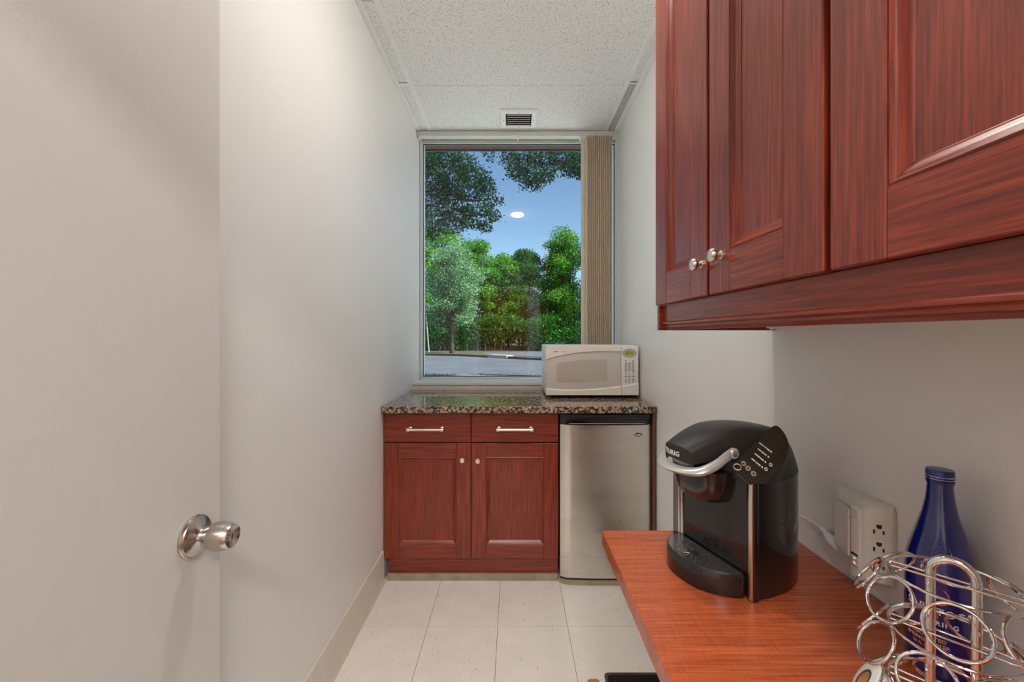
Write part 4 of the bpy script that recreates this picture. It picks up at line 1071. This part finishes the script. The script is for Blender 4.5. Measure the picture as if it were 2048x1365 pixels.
# thicket closing the view at the back of the woods
for i, (x, lb) in enumerate(((-15, 'deep thicket at the back of the woods, outermost by the window frame'), (-8.5, 'deep thicket at the back of the woods behind the silvery tree'), (-2, 'deep thicket at the back of the woods below the open dip'), (4.5, 'deep thicket at the back of the woods above the microwave'), (11, 'deep thicket at the back of the woods behind the blind'), (17.5, 'deep thicket at the back of the woods behind the white wall edge'))):
    s_ = thing('thicket', lb, 'bush', (x, 56, GZ - .02)); rb = random.Random(50 + i)
    m = MB()
    for k in range(10):
        bx = x + rb.uniform(-3.4, 3.4); m.tube([(bx, 55.5, GZ - .02), (bx + rb.uniform(-.4, .4), 55.6, GZ + rb.uniform(3, 6))], [.09, .03], 5)
    obj('stems', m, 'bark', s_)
    leaf_cloud('foliage', s_, 'leaf_dark', [(x + rb.uniform(-3, 3), 56 + rb.uniform(-.5, 1), GZ + .6 + 5.0 * (k / 17)) for k in range(18)], [(1.9, 1.0, 1.3)] * 18, [420] * 18, .21, seed=190 + i)
# undergrowth below the crowns
for i, (x, lb) in enumerate(((-9.5, 'dark undergrowth bush below the outermost trees'), (-5.5, 'dark undergrowth bush behind the silvery tree trunk'), (-1.6, 'dark undergrowth bush below the dip of the tree line'), (2.2, 'dark undergrowth bush below the slender dark tree'), (6.2, 'dark undergrowth bush behind the microwave'), (10.5, 'dark undergrowth bush behind the stacked blind'))):
    s_ = thing('bush', lb, 'bush', (x, 39.5, GZ - .02))
    m = MB(); rb = random.Random(i)
    for k in range(9):
        bx = x + rb.uniform(-2, 2); m.tube([(bx, 39.5 + rb.uniform(-.5, .5), GZ - .02), (bx + rb.uniform(-.4, .4), 39.6, GZ + rb.uniform(.8, 1.7))], [.05, .02], 5)
    obj('stems', m, 'bark', s_)
    leaf_cloud('foliage', s_, 'leaf_dark', [(x + rb.uniform(-1.8, 1.8), 39.8 + rb.uniform(-.6, .9), GZ + rb.uniform(.5, 2.8)) for k in range(8)], [(1.3, .9, .95)] * 8, [700] * 8, .12, seed=90 + i)
bp = thing('birch', 'thin white birch trunk at the edge of the lot by the window frame', 'tree', (-7.6, 36.5, GZ - .02))
obj('trunk', MB().tube([(-7.6, 36.5, GZ - .02), (-7.72, 36.5, 1.2), (-7.85, 36.5, 2.8), (-7.9, 36.5, 4.6)], [.07, .06, .05, .03], 8), 'birch_bark', bp)
leaf_cloud('foliage', bp, 'leaf_mid', [(-7.9, 36.5, 4.4), (-7.5, 36.6, 3.9)], [(.8, .8, .9), (.7, .7, .6)], [500, 350], .11, seed=77)

# overhanging maple boughs near the building
def maple(label, x, y, base_pts, limbs, clusters, seed, n):
    t_ = thing('maple_tree', label, 'tree', (x, y, GZ - .02))
    obj('trunk', MB().tube(spline(base_pts, 4), [.26 * (1 - .55 * i / (4 * (len(base_pts) - 1))) for i in range(4 * (len(base_pts) - 1) + 1)], 12), 'bark', t_)
    m = MB()
    for lm in limbs:
        s_ = spline(lm, 5); m.tube(s_, [.06 * (1 - .85 * i / (len(s_) - 1)) for i in range(len(s_))], 6)
    obj('branches', m, 'bark', t_)
    cs_ = [c[:3] for c in clusters]; rs_ = [c[3:6] for c in clusters]
    wts = np.array([q[0] * q[2] for q in rs_]); cnt = (n * wts / wts.sum()).astype(int)
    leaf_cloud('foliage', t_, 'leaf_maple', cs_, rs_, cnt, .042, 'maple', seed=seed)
def at(px, y, Y): return ((px - 1027) * Y / 812, Y, 1.3 - (y - 670) * Y / 812)
def cl(px, y, Y, rx, rz, ry=.5): return (*at(px, y, Y), rx * Y / 812, ry, rz * Y / 812)
L1 = [cl(850, 320, 12, 34, 22), cl(890, 318, 12.4, 36, 16), cl(925, 325, 12, 30, 14), cl(862, 360, 12.2, 36, 20), cl(905, 355, 11.8, 36, 18), cl(945, 350, 12, 32, 15), cl(968, 366, 12, 22, 10),
      cl(860, 400, 12, 36, 20), cl(900, 392, 12.3, 34, 17), cl(940, 385, 11.9, 34, 14), cl(975, 378, 12.1, 18, 8), cl(985, 402, 12, 22, 6), cl(870, 436, 12, 34, 16), cl(915, 428, 12.2, 38, 15), cl(955, 420, 11.9, 34, 12),
      cl(985, 432, 12, 16, 10), cl(850, 466, 12.2, 26, 12), cl(895, 456, 12, 34, 10), cl(940, 448, 12, 34, 9), cl(972, 455, 12, 14, 8),
      cl(800, 330, 12.5, 50, 40), cl(790, 420, 12.5, 50, 40), cl(880, 270, 12.5, 60, 26), cl(780, 250, 12.8, 70, 40)]
L2 = [cl(1020, 318, 12, 20, 12), cl(1048, 325, 12.3, 28, 16), cl(1085, 318, 12, 34, 14), cl(1125, 315, 12.2, 34, 14), cl(1160, 325, 12, 28, 18), cl(1035, 345, 12, 24, 12), cl(1062, 352, 11.8, 26, 14), cl(1090, 350, 12.1, 22, 12), cl(1072, 368, 12, 20, 8),
      cl(1140, 340, 12, 24, 10), cl(1165, 346, 12.2, 18, 10), cl(978, 309, 12, 14, 6), cl(1046, 370, 12, 10, 5), cl(1195, 330, 12.2, 40, 30), cl(1225, 390, 12.2, 34, 40), cl(1100, 272, 12.4, 70, 26), cl(1230, 290, 12.6, 60, 40), cl(1222, 480, 12.4, 26, 30)]
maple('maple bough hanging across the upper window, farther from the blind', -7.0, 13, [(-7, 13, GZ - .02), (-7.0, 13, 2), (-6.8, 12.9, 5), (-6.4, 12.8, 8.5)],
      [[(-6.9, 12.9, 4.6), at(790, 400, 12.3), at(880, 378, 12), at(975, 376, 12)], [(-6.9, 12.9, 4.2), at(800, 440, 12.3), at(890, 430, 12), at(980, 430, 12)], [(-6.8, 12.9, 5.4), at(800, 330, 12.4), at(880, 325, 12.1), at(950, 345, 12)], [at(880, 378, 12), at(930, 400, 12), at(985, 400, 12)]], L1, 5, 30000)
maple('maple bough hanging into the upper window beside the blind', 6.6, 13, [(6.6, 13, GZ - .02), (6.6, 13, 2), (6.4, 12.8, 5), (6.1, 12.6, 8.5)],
      [[(6.4, 12.8, 5.2), at(1240, 320, 12.3), at(1150, 322, 12), at(1040, 335, 12)], [at(1150, 322, 12), at(1100, 345, 12), at(1060, 365, 12)], [(6.5, 12.9, 3.6), at(1240, 440, 12.3), at(1220, 470, 12)]], L2, 6, 19000)
